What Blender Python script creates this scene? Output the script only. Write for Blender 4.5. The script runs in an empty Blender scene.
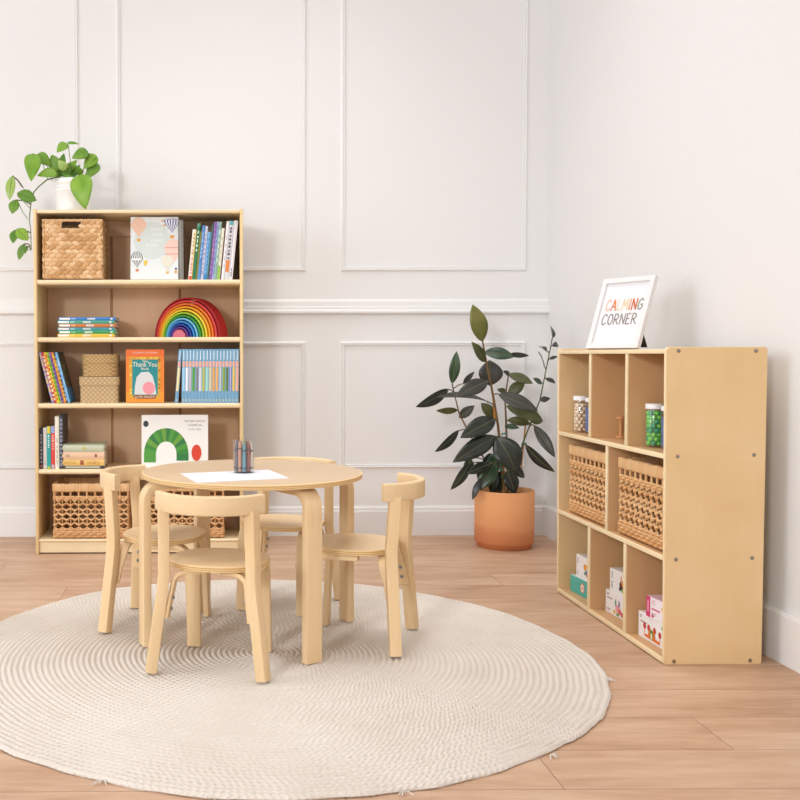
import bpy, bmesh, math, random
from mathutils import Vector, Matrix, Euler
random.seed(7)
C = bpy.context.scene.collection
PI = math.pi
V = Vector

# ------------------------------------------------------------------ camera
F, CX, CY, YAW, PITCH, ROLL, H = 971.88, 217.39, 388.29, .0067, .0338, -.0018, .8835
cam = bpy.data.cameras.new('camera'); co = bpy.data.objects.new('camera', cam); C.objects.link(co)
cam.sensor_width = 36; cam.sensor_fit = 'HORIZONTAL'; cam.lens = F*36/800
cam.shift_x = (400-CX)/800; cam.shift_y = (CY-400)/800
cam.clip_start = .05
Rc = Matrix.Rotation(-YAW, 3, 'Z') @ Matrix.Rotation(PI/2-PITCH, 3, 'X') @ Matrix.Rotation(ROLL, 3, 'Z')
co.location = (0, 0, H); co.rotation_euler = Rc.to_euler()
bpy.context.scene.camera = co
def at(px, py, Y):                         # the point of the room at depth Y seen at a pixel
    r = Rc @ V(((px-CX)/F, -(py-CY)/F, -1))
    return V((0, 0, H)) + r*(Y/r.y)

# ------------------------------------------------------------------ materials
def lin(h):
    if not isinstance(h, str): return tuple(h)
    h = h.lstrip('#'); o = []
    for i in (0, 2, 4):
        c = int(h[i:i+2], 16)/255
        o.append(c/12.92 if c <= .04045 else ((c+.055)/1.055)**2.4)
    return tuple(o)
MATS = {}
def newmat(name):
    m = bpy.data.materials.new(name); m.use_nodes = True
    return m, m.node_tree, m.node_tree.nodes['Principled BSDF']
def mat(col, rough=.5, spec=.4, name=None, metal=0, bump=0, bscale=200, coat=0, emit=0):
    k = (col, rough, spec, metal, bump, bscale, coat)
    if k in MATS: return MATS[k]
    m, nt, b = newmat(name or 'paint')
    b.inputs['Base Color'].default_value = (*lin(col), 1)
    b.inputs['Roughness'].default_value = rough
    b.inputs['Specular IOR Level'].default_value = spec
    b.inputs['Metallic'].default_value = metal
    b.inputs['Coat Weight'].default_value = coat
    if bump:
        n = nt.nodes.new('ShaderNodeTexNoise'); n.inputs['Scale'].default_value = bscale
        tc = nt.nodes.new('ShaderNodeTexCoord'); nt.links.new(tc.outputs['Object'], n.inputs['Vector'])
        bp = nt.nodes.new('ShaderNodeBump'); bp.inputs['Strength'].default_value = bump; bp.inputs['Distance'].default_value = .003
        nt.links.new(n.outputs['Fac'], bp.inputs['Height']); nt.links.new(bp.outputs['Normal'], b.inputs['Normal'])
    MATS[k] = m
    return m
def L(nt, a, b): nt.links.new(a, b)
def mth(nt, op, a, b=None, c=None):
    n = nt.nodes.new('ShaderNodeMath'); n.operation = op
    for i, v in enumerate((a, b, c)):
        if v is None: continue
        if isinstance(v, (int, float)): n.inputs[i].default_value = v
        else: L(nt, v, n.inputs[i])
    return n.outputs[0]
def ramp(nt, fac, stops):
    r = nt.nodes.new('ShaderNodeValToRGB'); e = r.color_ramp.elements
    while len(e) < len(stops): e.new(.5)
    for i, (p, c) in enumerate(stops): e[i].position = p; e[i].color = (*lin(c), 1)
    L(nt, fac, r.inputs[0]); return r.outputs[0]
def mixc(nt, fac, a, b, mode='MIX'):
    n = nt.nodes.new('ShaderNodeMix'); n.data_type = 'RGBA'; n.blend_type = mode
    if isinstance(fac, (int, float)): n.inputs[0].default_value = fac
    else: L(nt, fac, n.inputs[0])
    for i, v in ((6, a), (7, b)):
        if isinstance(v, (str, tuple)): n.inputs[i].default_value = (*lin(v), 1)
        else: L(nt, v, n.inputs[i])
    return n.outputs[2]
def noise(nt, vec, scale, detail=3, rough=.5):
    n = nt.nodes.new('ShaderNodeTexNoise'); n.inputs['Scale'].default_value = scale
    n.inputs['Detail'].default_value = detail; n.inputs['Roughness'].default_value = rough
    L(nt, vec, n.inputs['Vector']); return n.outputs['Fac']
def wood(name, light, dark, stretch=(1, 1, .06), scale=30, rough=.42, spec=.35, blotch=.35):
    m, nt, b = newmat(name)
    tc = nt.nodes.new('ShaderNodeTexCoord'); oi = nt.nodes.new('ShaderNodeObjectInfo')
    va = nt.nodes.new('ShaderNodeVectorMath'); va.operation = 'ADD'
    L(nt, tc.outputs['Object'], va.inputs[0])
    cb = nt.nodes.new('ShaderNodeCombineXYZ'); r10 = mth(nt, 'MULTIPLY', oi.outputs['Random'], 9)
    for i in range(3): L(nt, r10, cb.inputs[i])
    L(nt, cb.outputs[0], va.inputs[1])
    mp = nt.nodes.new('ShaderNodeMapping'); mp.inputs['Scale'].default_value = stretch
    L(nt, va.outputs[0], mp.inputs['Vector'])
    g = noise(nt, mp.outputs[0], scale, 5, .6)
    g2 = noise(nt, mp.outputs[0], scale*5, 3, .6)
    bl = noise(nt, va.outputs[0], 5, 2)
    f = mth(nt, 'ADD', mth(nt, 'MULTIPLY', g, .7), mth(nt, 'MULTIPLY', g2, .3))
    f = mth(nt, 'ADD', mth(nt, 'MULTIPLY', f, 1-blotch), mth(nt, 'MULTIPLY', bl, blotch))
    L(nt, ramp(nt, f, [(.3, dark), (.65, light)]), b.inputs['Base Color'])
    b.inputs['Roughness'].default_value = rough; b.inputs['Specular IOR Level'].default_value = spec
    return m
BIRCH = wood('birch_plywood', '#edd0a4', '#e0bd8d')
BIRCH_H = wood('birch_plywood_flat', '#ebcfa5', '#dfbf92', (.06, 1, 1))
TOPM = wood('birch_tabletop', '#d3b998', '#c7a986', (.06, 1, 1))
BIRCH_EDGE = mat('#c99d62', .6, name='plywood_edge_dark'); BIRCH_EDGE2 = mat('#e6c795', .55, name='plywood_edge_light')
SHELF_WOOD = wood('shelf_birch', '#e9cf9e', '#ddbd87')
SHELF_H = wood('shelf_birch_board', '#f2deb8', '#e8cfa4', (.06, 1, 1))
BACKPLY = wood('back_ply', '#e2bd98', '#d5ac87', (1, 1, .12), 14, .55, blotch=.5)
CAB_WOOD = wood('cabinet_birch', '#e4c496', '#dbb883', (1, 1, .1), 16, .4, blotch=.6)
CAB_SHADE = wood('cabinet_birch_shaded', '#d6ab7c', '#cb9f6f', (1, 1, .1), 16, .45, blotch=.6)  # same ply as the sides, darkened to paint in the compartments' shade
CAB_EDGE = wood('cabinet_birch_edge', '#f3dfb9', '#ecd2a4', (1, .06, 1), 30, .45)
WALL = mat('#ecebea', .6, .25, name='wall_paint')
TRIM = mat('#eeedec', .42, .35, name='trim_paint')
STEEL = mat('#8c8f94', .3, .5, name='steel', metal=1)

# ------------------------------------------------------------------ mesh builder
class MB:
    def __init__(s): s.v = []; s.f = []; s.m = []; s.mats = []
    def mi(s, m):
        if m not in s.mats: s.mats.append(m)
        return s.mats.index(m)
    def add(s, vs, fs, m):
        o = len(s.v); k = s.mi(m); s.v += [tuple(v) for v in vs]
        for f in fs: s.f.append(tuple(o+i for i in f)); s.m.append(k)
        return s
    def bm(s, b, m):
        b.verts.ensure_lookup_table(); b.verts.index_update()
        s.add([v.co for v in b.verts], [[v.index for v in f.verts] for f in b.faces], m); b.free(); return s
    def box(s, x0, x1, y0, y1, z0, z1, m, bev=0, seg=1, M=None):
        b = bmesh.new(); bmesh.ops.create_cube(b, size=1)
        for v in b.verts: v.co = V(((x0+x1)/2+v.co.x*(x1-x0), (y0+y1)/2+v.co.y*(y1-y0), (z0+z1)/2+v.co.z*(z1-z0)))
        if bev: bmesh.ops.bevel(b, geom=b.edges[:], offset=bev, segments=seg, affect='EDGES', profile=.5)
        if M is not None: b.transform(M)
        return s.bm(b, m)
    def sweep(s, path, prof, B, m, closed=False):   # prof: (along B, along N)
        n = len(path); k = len(prof); vs = []; fs = []
        path = [V(p) for p in path]
        for i, p in enumerate(path):
            if closed: T = path[(i+1) % n]-path[i-1]
            else: T = path[min(i+1, n-1)]-path[max(i-1, 0)]
            T.normalize(); N = V(B).cross(T)
            if N.length < 1e-6: N = V((1, 0, 0)).cross(T)
            N.normalize(); Bq = T.cross(N)
            sc = 1.0
            if 0 < i < n-1 or closed:
                a = (path[i]-path[i-1]).normalized(); sc = 1/max(.5, a.dot(T))
            for (u, w) in prof: vs.append(p+Bq*u+N*w*sc)
        for i in range(n if closed else n-1):
            for j in range(k):
                a = i*k+j; b2 = i*k+(j+1) % k; i2 = (i+1) % n
                fs.append((a, b2, i2*k+(j+1) % k, i2*k+j))
        if not closed: fs += [tuple(range(k))[::-1], tuple((n-1)*k+j for j in range(k))]
        return s.add(vs, fs, m)
    def tube(s, path, r, m, k=6, B=(0, 0, 1)):
        rs = r if isinstance(r, (list, tuple)) else [r]*len(path)
        n = len(path); path = [V(p) for p in path]; vs = []; fs = []
        N = None
        for i, p in enumerate(path):
            T = (path[min(i+1, n-1)]-path[max(i-1, 0)]).normalized()
            if N is None:
                N = T.orthogonal().normalized()
            else: N = (N-T*N.dot(T)).normalized()
            Q = T.cross(N)
            for j in range(k):
                a = 2*PI*j/k; vs.append(p+(N*math.cos(a)+Q*math.sin(a))*rs[i])
        for i in range(n-1):
            for j in range(k): fs.append((i*k+j, i*k+(j+1) % k, (i+1)*k+(j+1) % k, (i+1)*k+j))
        fs += [tuple(range(k))[::-1], tuple((n-1)*k+j for j in range(k))]
        return s.add(vs, fs, m)
    def lathe(s, prof, m, k=40, c=(0, 0, 0)):       # prof (r,z), open ends capped when r=0
        vs = []; fs = []; n = len(prof)
        for (r, z) in prof:
            for j in range(k): a = 2*PI*j/k; vs.append((c[0]+r*math.cos(a), c[1]+r*math.sin(a), c[2]+z))
        for i in range(n-1):
            for j in range(k): fs.append((i*k+j, i*k+(j+1) % k, (i+1)*k+(j+1) % k, (i+1)*k+j))
        return s.add(vs, fs, m)
    def extrude(s, poly, zs, mats, top, bottom, M=None):
        vs = []; n = len(poly)
        for sc, z in zs:
            for (x, y) in poly: vs.append((x*sc, y*sc, z))
        if M is not None: vs = [M @ V(v) for v in vs]
        for i in range(len(zs)-1):
            s.add([vs[i*n+j] for j in range(n)]+[vs[(i+1)*n+j] for j in range(n)],
                  [(j, (j+1) % n, n+(j+1) % n, n+j) for j in range(n)], mats[i])
        s.add(vs[:n], [tuple(range(n))[::-1]], bottom); s.add(vs[-n:], [tuple(range(n))], top); return s
    def poly(s, pts, o, ux, uy, m):                 # flat shape on a surface
        o, ux, uy = V(o), V(ux), V(uy)
        return s.add([o+ux*a+uy*b for a, b in pts], [tuple(range(len(pts)))], m)
    def ell(s, cx, cy, rx, ry, o, ux, uy, m, a0=0, a1=2*PI, n=20):
        full = abs(a1-a0-2*PI) < 1e-6
        return s.poly([(cx+rx*math.cos(a0+(a1-a0)*i/(n if full else n-1)), cy+ry*math.sin(a0+(a1-a0)*i/(n if full else n-1))) for i in range(n)], o, ux, uy, m)
    def rect(s, u0, v0, u1, v1, o, ux, uy, m): return s.poly([(u0, v0), (u1, v0), (u1, v1), (u0, v1)], o, ux, uy, m)
    def text(s, t, size, o, ux, uy, m, sx=1, align='CENTER'):
        cu = bpy.data.curves.new('t', 'FONT'); cu.body = t; cu.size = size; cu.align_x = align; cu.resolution_u = 3
        ob = bpy.data.objects.new('t', cu); C.objects.link(ob)
        me = bpy.data.meshes.new_from_object(ob.evaluated_get(bpy.context.evaluated_depsgraph_get()))
        o, ux, uy = V(o), V(ux), V(uy)
        s.add([o+ux*v.co.x*sx+uy*v.co.y for v in me.vertices], [tuple(p.vertices) for p in me.polygons], m)
        bpy.data.objects.remove(ob); bpy.data.curves.remove(cu); bpy.data.meshes.remove(me); return s
    def ball(s, c, r, m, u=8, w=6, M=None):
        b = bmesh.new(); bmesh.ops.create_uvsphere(b, u_segments=u, v_segments=w, radius=1)
        r = r if isinstance(r, (tuple, list)) else (r, r, r)
        for v in b.verts: v.co = V((v.co.x*r[0], v.co.y*r[1], v.co.z*r[2]))
        if M is not None: b.transform(M.to_4x4())
        b.transform(Matrix.Translation(c)); return s.bm(b, m)
    def mesh(s, name, smooth=35):
        me = bpy.data.meshes.new(name); me.from_pydata(s.v, [], s.f)
        for m in s.mats: me.materials.append(m)
        me.polygons.foreach_set('material_index', s.m)
        b = bmesh.new(); b.from_mesh(me); bmesh.ops.remove_doubles(b, verts=b.verts, dist=1e-6); bmesh.ops.recalc_face_normals(b, faces=b.faces); b.to_mesh(me); b.free()
        if smooth:
            me.polygons.foreach_set('use_smooth', [True]*len(me.polygons)); me.set_sharp_from_angle(angle=math.radians(smooth))
        me.update(); return me
    def build(s, name, parent=None, smooth=35, label=None):
        o = bpy.data.objects.new(name, s.mesh(name, smooth)); C.objects.link(o)
        if parent: o.parent = parent
        if label: o['label'] = label
        return o
def tag(o, label=None, cat=None, group=None, kind=None):
    if label: o['label'] = label
    if cat: o['category'] = cat
    if group: o['group'] = group
    if kind: o['kind'] = kind
    return o
def thing(name, label, cat, loc=(0, 0, 0), rz=0, group=None, rot=None):
    o = bpy.data.objects.new(name, None); C.objects.link(o); o.empty_display_size = .05
    o.location = loc; o.rotation_euler = rot or (0, 0, rz)
    return tag(o, label, cat, group)
def struct(name, mb, smooth=35): return tag(mb.build(name, smooth=smooth), kind='structure')
def dup(root, loc, rot, label=None, group=None):
    def cp(o, parent):
        c = o.copy(); C.objects.link(c)
        if parent: c.parent = parent
        for ch in o.children: cp(ch, c)
        return c
    kids = list(root.children)
    r = root.copy(); C.objects.link(r); r.location = loc; r.rotation_euler = rot
    for ch in kids: cp(ch, r)
    return tag(r, label, group=group)
def rprof(w, t, r=.003, n=2):                       # rounded rectangle profile, w along B, t along N
    p = []
    for sx, sy, a0 in ((1, 1, 0), (-1, 1, PI/2), (-1, -1, PI), (1, -1, 1.5*PI)):
        for i in range(n+1):
            a = a0+PI/2*i/n; p.append((sx*(w/2-r)+r*math.cos(a), sy*(t/2-r)+r*math.sin(a)))
    return p

# ------------------------------------------------------------------ the room
YB, XR, X0, Y0, ZT = 4.7428, 1.6443, -4.3, -4.2, 3.1
def floor_mat():
    m, nt, b = newmat('oak_laminate')
    tc = nt.nodes.new('ShaderNodeTexCoord'); sp = nt.nodes.new('ShaderNodeSeparateXYZ'); L(nt, tc.outputs['Object'], sp.inputs[0])
    W, LEN = .1945, 1.22
    v = mth(nt, 'DIVIDE', mth(nt, 'SUBTRACT', sp.outputs[1], 2.138-W*40), W)
    row = mth(nt, 'SUBTRACT', mth(nt, 'FLOOR', v), 40); fv = mth(nt, 'FRACT', v)
    off = mth(nt, 'MULTIPLY', mth(nt, 'FRACT', mth(nt, 'ADD', mth(nt, 'MULTIPLY', row, .37), 20)), LEN)
    u = mth(nt, 'DIVIDE', mth(nt, 'ADD', mth(nt, 'SUBTRACT', sp.outputs[0], mth(nt, 'ADD', off, 1.17)), LEN*40), LEN)
    col = mth(nt, 'FLOOR', u); fu = mth(nt, 'FRACT', u)
    cid = nt.nodes.new('ShaderNodeCombineXYZ'); L(nt, row, cid.inputs[0]); L(nt, col, cid.inputs[1])
    wn = nt.nodes.new('ShaderNodeTexWhiteNoise'); wn.noise_dimensions = '2D'; L(nt, cid.outputs[0], wn.inputs['Vector'])
    rnd = wn.outputs['Value']
    pv = nt.nodes.new('ShaderNodeCombineXYZ')
    L(nt, mth(nt, 'ADD', mth(nt, 'MULTIPLY', sp.outputs[0], .14), mth(nt, 'MULTIPLY', rnd, 17)), pv.inputs[0])
    L(nt, sp.outputs[1], pv.inputs[1]); L(nt, mth(nt, 'MULTIPLY', rnd, 31), pv.inputs[2])
    g = noise(nt, pv.outputs[0], 16, 5, .6); g2 = noise(nt, pv.outputs[0], 70, 4, .6)
    pw = nt.nodes.new('ShaderNodeCombineXYZ')
    L(nt, mth(nt, 'MULTIPLY', sp.outputs[0], .35), pw.inputs[0]); L(nt, sp.outputs[1], pw.inputs[1]); L(nt, mth(nt, 'MULTIPLY', rnd, 11), pw.inputs[2])
    g3 = noise(nt, pw.outputs[0], 9, 3, .5)
    f = mth(nt, 'ADD', mth(nt, 'ADD', mth(nt, 'MULTIPLY', g, .45), mth(nt, 'MULTIPLY', g2, .2)), mth(nt, 'MULTIPLY', g3, .35))
    f = mth(nt, 'ADD', f, mth(nt, 'MULTIPLY', mth(nt, 'SUBTRACT', rnd, .5), .06))
    c = ramp(nt, f, [(.30, '#a47e62'), (.45, '#c09b7e'), (.56, '#cdab8f'), (.70, '#d9bca2')])
    ed = mth(nt, 'MINIMUM', mth(nt, 'MULTIPLY', mth(nt, 'MINIMUM', fv, mth(nt, 'SUBTRACT', 1, fv)), W), mth(nt, 'MULTIPLY', mth(nt, 'MINIMUM', fu, mth(nt, 'SUBTRACT', 1, fu)), LEN))
    seam = mth(nt, 'SUBTRACT', 1, mth(nt, 'MINIMUM', mth(nt, 'DIVIDE', ed, .0022), 1))
    c = mixc(nt, mth(nt, 'MULTIPLY', seam, .75), c, '#84624a')
    L(nt, c, b.inputs['Base Color'])
    bp = nt.nodes.new('ShaderNodeBump'); bp.inputs['Strength'].default_value = .35; bp.inputs['Distance'].default_value = .002
    L(nt, mth(nt, 'SUBTRACT', mth(nt, 'MULTIPLY', g2, .25), seam), bp.inputs['Height']); L(nt, bp.outputs['Normal'], b.inputs['Normal'])
    b.inputs['Roughness'].default_value = .5; b.inputs['Specular IOR Level'].default_value = .3
    return m
struct('floor', MB().box(X0, XR+.1, Y0, YB+.1, -.05, 0, floor_mat()), 0)
struct('wall_back', MB().box(X0, XR+.1, YB, YB+.1, 0, ZT, WALL), 0)
struct('wall_right', MB().box(XR, XR+.1, Y0, YB, 0, ZT, WALL), 0)
struct('ceiling', MB().box(X0, XR+.1, Y0, YB+.1, ZT, ZT+.05, WALL), 0)
bb = [(0, 0), (.016, 0), (.016, .118), (.012, .126), (.012, .134), (.005, .144), (0, .144)]
m = MB()
def profx(mb, prof, x0, x1, yb, z0, M):            # profile (depth from wall, height) run along X on the back wall
    n = len(prof); vs = [(x0, yb-d, z0+z) for d, z in prof]+[(x1, yb-d, z0+z) for d, z in prof]
    mb.add(vs, [(i, (i+1) % n, n+(i+1) % n, n+i) for i in range(n)]+[tuple(range(n)), tuple(range(n, 2*n))], M)
profx(m, bb, X0, XR, YB, 0, TRIM); struct('baseboard_back', m, 20)
m = MB(); n = len(bb)
bb2 = [(0, 0), (.016, 0), (.016, .138), (.011, .15), (0, .15)]; n = len(bb2)
m.add([(XR-d, Y0, z) for d, z in bb2]+[(XR-d, YB-.016, z) for d, z in bb2], [(i, (i+1) % n, n+(i+1) % n, n+i) for i in range(n)]+[tuple(range(n)), tuple(range(n, 2*n))], TRIM)
struct('baseboard_right', m, 20)
rail = [(0, 0), (.012, 0), (.024, .008), (.024, .016), (.014, .024), (.014, .036), (.009, .04), (.009, .062), (.005, .07), (0, .075)]
m = MB(); profx(m, rail, X0, XR, YB, 1.082, TRIM); struct('trim_1', m, 20)
def panel(x0, x1, z0, z1):
    w = .024; P = [(0, 0), (.004, .006), (.011, .010), (.011, .013), (.006, .017), (.009, .021), (0, w)]
    mb = MB(); k = len(P); vs = []
    for d, i in P:
        vs += [(x0+i, YB-d, z0+i), (x1-i, YB-d, z0+i), (x1-i, YB-d, z1-i), (x0+i, YB-d, z1-i)]
    fs = []
    for a in range(k-1):
        for j in range(4): fs.append((a*4+j, a*4+(j+1) % 4, (a+1)*4+(j+1) % 4, (a+1)*4+j))
    mb.add(vs, fs, TRIM); return mb
i = 2
for x0, x1 in ((.629, 1.541), (-.457, .466), (-1.545, -.631), (-2.64, -1.72)):
    for z0, z1 in ((1.288, 2.86), (.326, .953)):
        struct('trim_%d' % i, panel(x0, x1, z0, z1), 20); i += 1

# ------------------------------------------------------------------ the rug
def rug_mat():
    m, nt, b = newmat('braided_jute')
    tc = nt.nodes.new('ShaderNodeTexCoord'); sp = nt.nodes.new('ShaderNodeSeparateXYZ'); L(nt, tc.outputs['Object'], sp.inputs[0])
    x, y = sp.outputs[0], sp.outputs[1]
    r = mth(nt, 'SQRT', mth(nt, 'ADD', mth(nt, 'MULTIPLY', x, x), mth(nt, 'MULTIPLY', y, y))); a = mth(nt, 'ARCTAN2', y, x)
    p = RP; q = mth(nt, 'DIVIDE', r, p); ring = mth(nt, 'FLOOR', q); fr = mth(nt, 'ABSOLUTE', mth(nt, 'SUBTRACT', mth(nt, 'FRACT', q), .5))
    s = mth(nt, 'MULTIPLY', a, mth(nt, 'MULTIPLY', ring, p))
    wr = nt.nodes.new('ShaderNodeTexWhiteNoise'); wr.noise_dimensions = '1D'; L(nt, ring, wr.inputs['W']); ph = wr.outputs['Value']; n0 = noise(nt, tc.outputs['Object'], 9, 2)
    w = mth(nt, 'SINE', mth(nt, 'MULTIPLY', mth(nt, 'ADD', mth(nt, 'ADD', mth(nt, 'DIVIDE', s, .0165), mth(nt, 'MULTIPLY', fr, 1.3)), mth(nt, 'ADD', mth(nt, 'MULTIPLY', ph, 1), mth(nt, 'MULTIPLY', n0, .8))), 2*PI))
    w = mth(nt, 'ADD', mth(nt, 'MULTIPLY', w, .5), .5)
    n1 = noise(nt, tc.outputs['Object'], 3, 3); n2 = noise(nt, tc.outputs['Object'], 90, 2); n3 = noise(nt, tc.outputs['Object'], 260, 2)
    c = ramp(nt, n1, [(.3, '#d9cfc4'), (.7, '#e3dbd2')])
    rn = nt.nodes.new('ShaderNodeTexWhiteNoise'); rn.noise_dimensions = '1D'; L(nt, ring, rn.inputs['W'])
    c = mixc(nt, mth(nt, 'MULTIPLY', rn.outputs['Value'], .22), c, '#d2c6b8')
    c = mixc(nt, mth(nt, 'MULTIPLY', mth(nt, 'SUBTRACT', 1, w), .22), c, '#cdbfae')
    c = mixc(nt, mth(nt, 'MULTIPLY', mth(nt, 'GREATER_THAN', n2, .73), .5), c, '#a98f72')
    L(nt, c, b.inputs['Base Color'])
    bp = nt.nodes.new('ShaderNodeBump'); bp.inputs['Strength'].default_value = .5; bp.inputs['Distance'].default_value = .003
    L(nt, mth(nt, 'ADD', w, mth(nt, 'MULTIPLY', n3, .6)), bp.inputs['Height']); L(nt, bp.outputs['Normal'], b.inputs['Normal'])
    b.inputs['Roughness'].default_value = .95; b.inputs['Specular IOR Level'].default_value = .1
    return m
RP = .0166; RR = .933; NR = 56
m = MB(); k = 300; vs = []; rs = []
for i in range(NR):
    for fr, z in ((.06, .0065), (.25, .0105), (.5, .0122), (.75, .0105), (.94, .0065)): rs.append(((i+fr)*RP, z))
rs += [(NR*RP+.001, .004), (NR*RP-.002, .0005)]
rn = random.Random(3); ph = [rn.uniform(0, 6) for _ in range(6)]
for r, z in rs:
    for j in range(k):
        a = 2*PI*j/k; e = (r/RR)**6
        rr = r*RR/(NR*RP)+e*(.006*math.sin(3*a+ph[0])+.005*math.sin(5*a+ph[1])+.003*math.sin(11*a+ph[2])+.002*math.sin(37*a+ph[3])+rn.uniform(-.0015, .0015))
        vs.append((rr*math.cos(a), rr*math.sin(a), z+.0006*math.sin(7*a+r*40)))
fs = [(i*k+j, i*k+(j+1) % k, (i+1)*k+(j+1) % k, (i+1)*k+j) for i in range(len(rs)-1) for j in range(k)]
fs.append(tuple(range(k)))
RM = rug_mat(); m.add(vs, fs, RM)
for a in (-1.33, -2.0, -.9, -2.6, -1.75, -.25):     # loose ends at the hem
    c0 = V((RR*math.cos(a), RR*math.sin(a), .004))
    for q in range(5):
        d = V((math.cos(a+rn.uniform(-1, 1)), math.sin(a+rn.uniform(-1, 1)), 0))*rn.uniform(.012, .026)
        m.tube([c0, c0+d*.5+V((0, 0, .004)), c0+d], .0014, RM, 4)
o = m.build('braided_rug', smooth=60); o.location = (.1644, 2.8337, 0)
tag(o, 'large round cream braided jute rug under the table and chairs', 'rug')
RUG = .0134

# ------------------------------------------------------------------ table and chairs
def superell(a, b, n=2.4, k=48):
    p = []
    for i in range(k):
        t = 2*PI*i/k; c, s = math.cos(t), math.sin(t)
        p.append((a*math.copysign(abs(c)**(2/n), c), b*math.copysign(abs(s)**(2/n), s)))
    return p
def ply(mb, poly, z0, z1, top, layers=5):
    zs = [(.985, z0)]; ms = [BIRCH_EDGE2]; e = .0015
    for i in range(layers+1): zs.append((1, z0+e+(z1-z0-2*e)*i/layers))
    zs.append((.988, z1))
    ms += [BIRCH_EDGE2 if i % 2 == 0 else BIRCH_EDGE for i in range(layers)]+[BIRCH_EDGE2]
    mb.extrude(poly, zs, ms, top, top)
def arc_L(r_in, r_out, z_top, z_bot, rad, d):        # L path in the plane of direction d
    d = V(d); P = [d*r_in+V((0, 0, z_top)), d*(r_out-rad-.004)+V((0, 0, z_top))]
    for i in range(9):
        a = PI/2*i/8; P.append(d*(r_out-rad+rad*math.sin(a))+V((0, 0, z_top-rad+rad*math.cos(a))))
    P += [d*r_out+V((0, 0, z_top-rad-.01)), d*r_out+V((0, 0, z_bot))]
    return P
TC = (.1265, 3.02); TZ = .5235
t = thing('round_table', "round birch children's table on the braided rug between four small chairs", 'table', (*TC, RUG))
top = TZ-RUG
mb = MB(); ply(mb, [(.342*math.cos(2*PI*i/96), .342*math.sin(2*PI*i/96)) for i in range(96)], top-.0155, top, TOPM); mb.build('tabletop', t)
for deg, ro in ((-61.5, .333), (24.5, .349), (120, .315), (200, .346)):
    a = math.radians(deg); d = V((math.cos(a), math.sin(a), 0)); tn = V((-d.y, d.x, 0))
    mb = MB(); mb.sweep(arc_L(.10, ro, top-.0155-.0125, 0, .05, d), rprof(.054, .025, .003), tn, BIRCH); lg = mb.build('leg', t)
def make_chair(label):
    c = thing('childs_chair', label, 'chair', group='birch chairs around the table')
    sz = .297
    mb = MB(); poly = [(x, y+.003) for x, y in superell(.141, .132, 2.3)]
    ply(mb, poly, sz-.017, sz, BIRCH_H); mb.build('seat', c)
    # backrest: one bent band resting on the two posts
    R, yc = .164, -.033; a1 = math.asin(.145/R); mb = MB()
    path = [(R*math.sin(-a1+2*a1*i/24), yc-R*math.cos(-a1+2*a1*i/24), .472) for i in range(25)]
    mb.sweep(path, rprof(.052, .024, .005, 3), (0, 0, 1), BIRCH_H); mb.build('backrest', c)
    for s in (-1, 1):
        # rear post, kinked under the seat
        P = [(s*.157, -.150, .0035), (s*.142, -.141, .13), (s*.129, -.134, .225), (s*.1255, -.131, .27), (s*.1255, -.131, .305), (s*.1225, -.141, .458)]
        mb = MB(); mb.sweep(P, rprof(.034, .031, .003), (.35*s, 1, 0), BIRCH); mb.build('leg', c)
        # front leg, bent to run under the seat
        Q = [V((s*.105, -.03, sz-.017-.0095)), V((s*.105, .068, sz-.0265))]
        for i in range(8):
            a = PI/2*i/7; Q.append(V((s*.105, .070+.038*math.sin(a), sz-.0265-.038+.038*math.cos(a))))
        Q += [V((s*.106, .112, .15)), V((s*.108, .118, .0012))]
        mb = MB(); mb.sweep(Q, rprof(.040, .018, .003), (1, 0, 0), BIRCH); mb.build('leg', c)
        # bracket, an L strip from under the seat down the inside of the post
        Q = [V((s*.03, -.085, sz-.017-.006)), V((s*.062, -.094, sz-.023))]
        for i in range(8):
            a = PI/2*i/7; Q.append(V((s*(.066+.038*math.sin(a)), -.095-.014*a/1.57, sz-.023-.036+.036*math.cos(a))))
        Q += [V((s*.109, -.120, .205)), V((s*.117, -.130, .150))]
        mb = MB(); mb.sweep(Q, rprof(.030, .011, .002), (0, 1, 0), BIRCH); br = mb.build('bracket', c)
        for zz, xx, yy in ((.205, .1015, -.120), (.175, .106, -.124)):
            mb = MB(); mb.lathe([(0, 0), (.0055, 0), (.0045, .003), (0, .0035)], STEEL, 12)
            me = mb.mesh('bolt'); o = bpy.data.objects.new('bolt', me); C.objects.link(o); o.parent = br
            o.location = (s*xx, yy, zz); o.rotation_euler = (0, -s*PI/2, 0)
    return c
ch = make_chair('small birch chair nearest the front, its back to the viewer, before the round table')
def cplace(o, rear, front):
    r, f = V(rear), V(front); d = (f-r).normalized(); o.location = (*(r+d*.143), RUG); o.rotation_euler = (0, 0, math.atan2(-d.x, d.y))
    return o
cplace(ch, (-.012, 2.607), (.048, 2.84))
for lab, rear, front in (('small birch chair on the bookcase side of the table, facing right', (-.292, 3.181), (-.050, 3.124)),
                         ('small birch chair on the cabinet side of the table, facing left', (.579, 2.921), (.345, 3.008)),
                         ('small birch chair behind the table, mostly hidden by the tabletop', (.308, 3.495), (.209, 3.266))):
    cplace(dup(ch, (0, 0, 0), (0, 0, 0), lab), rear, front)

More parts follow.
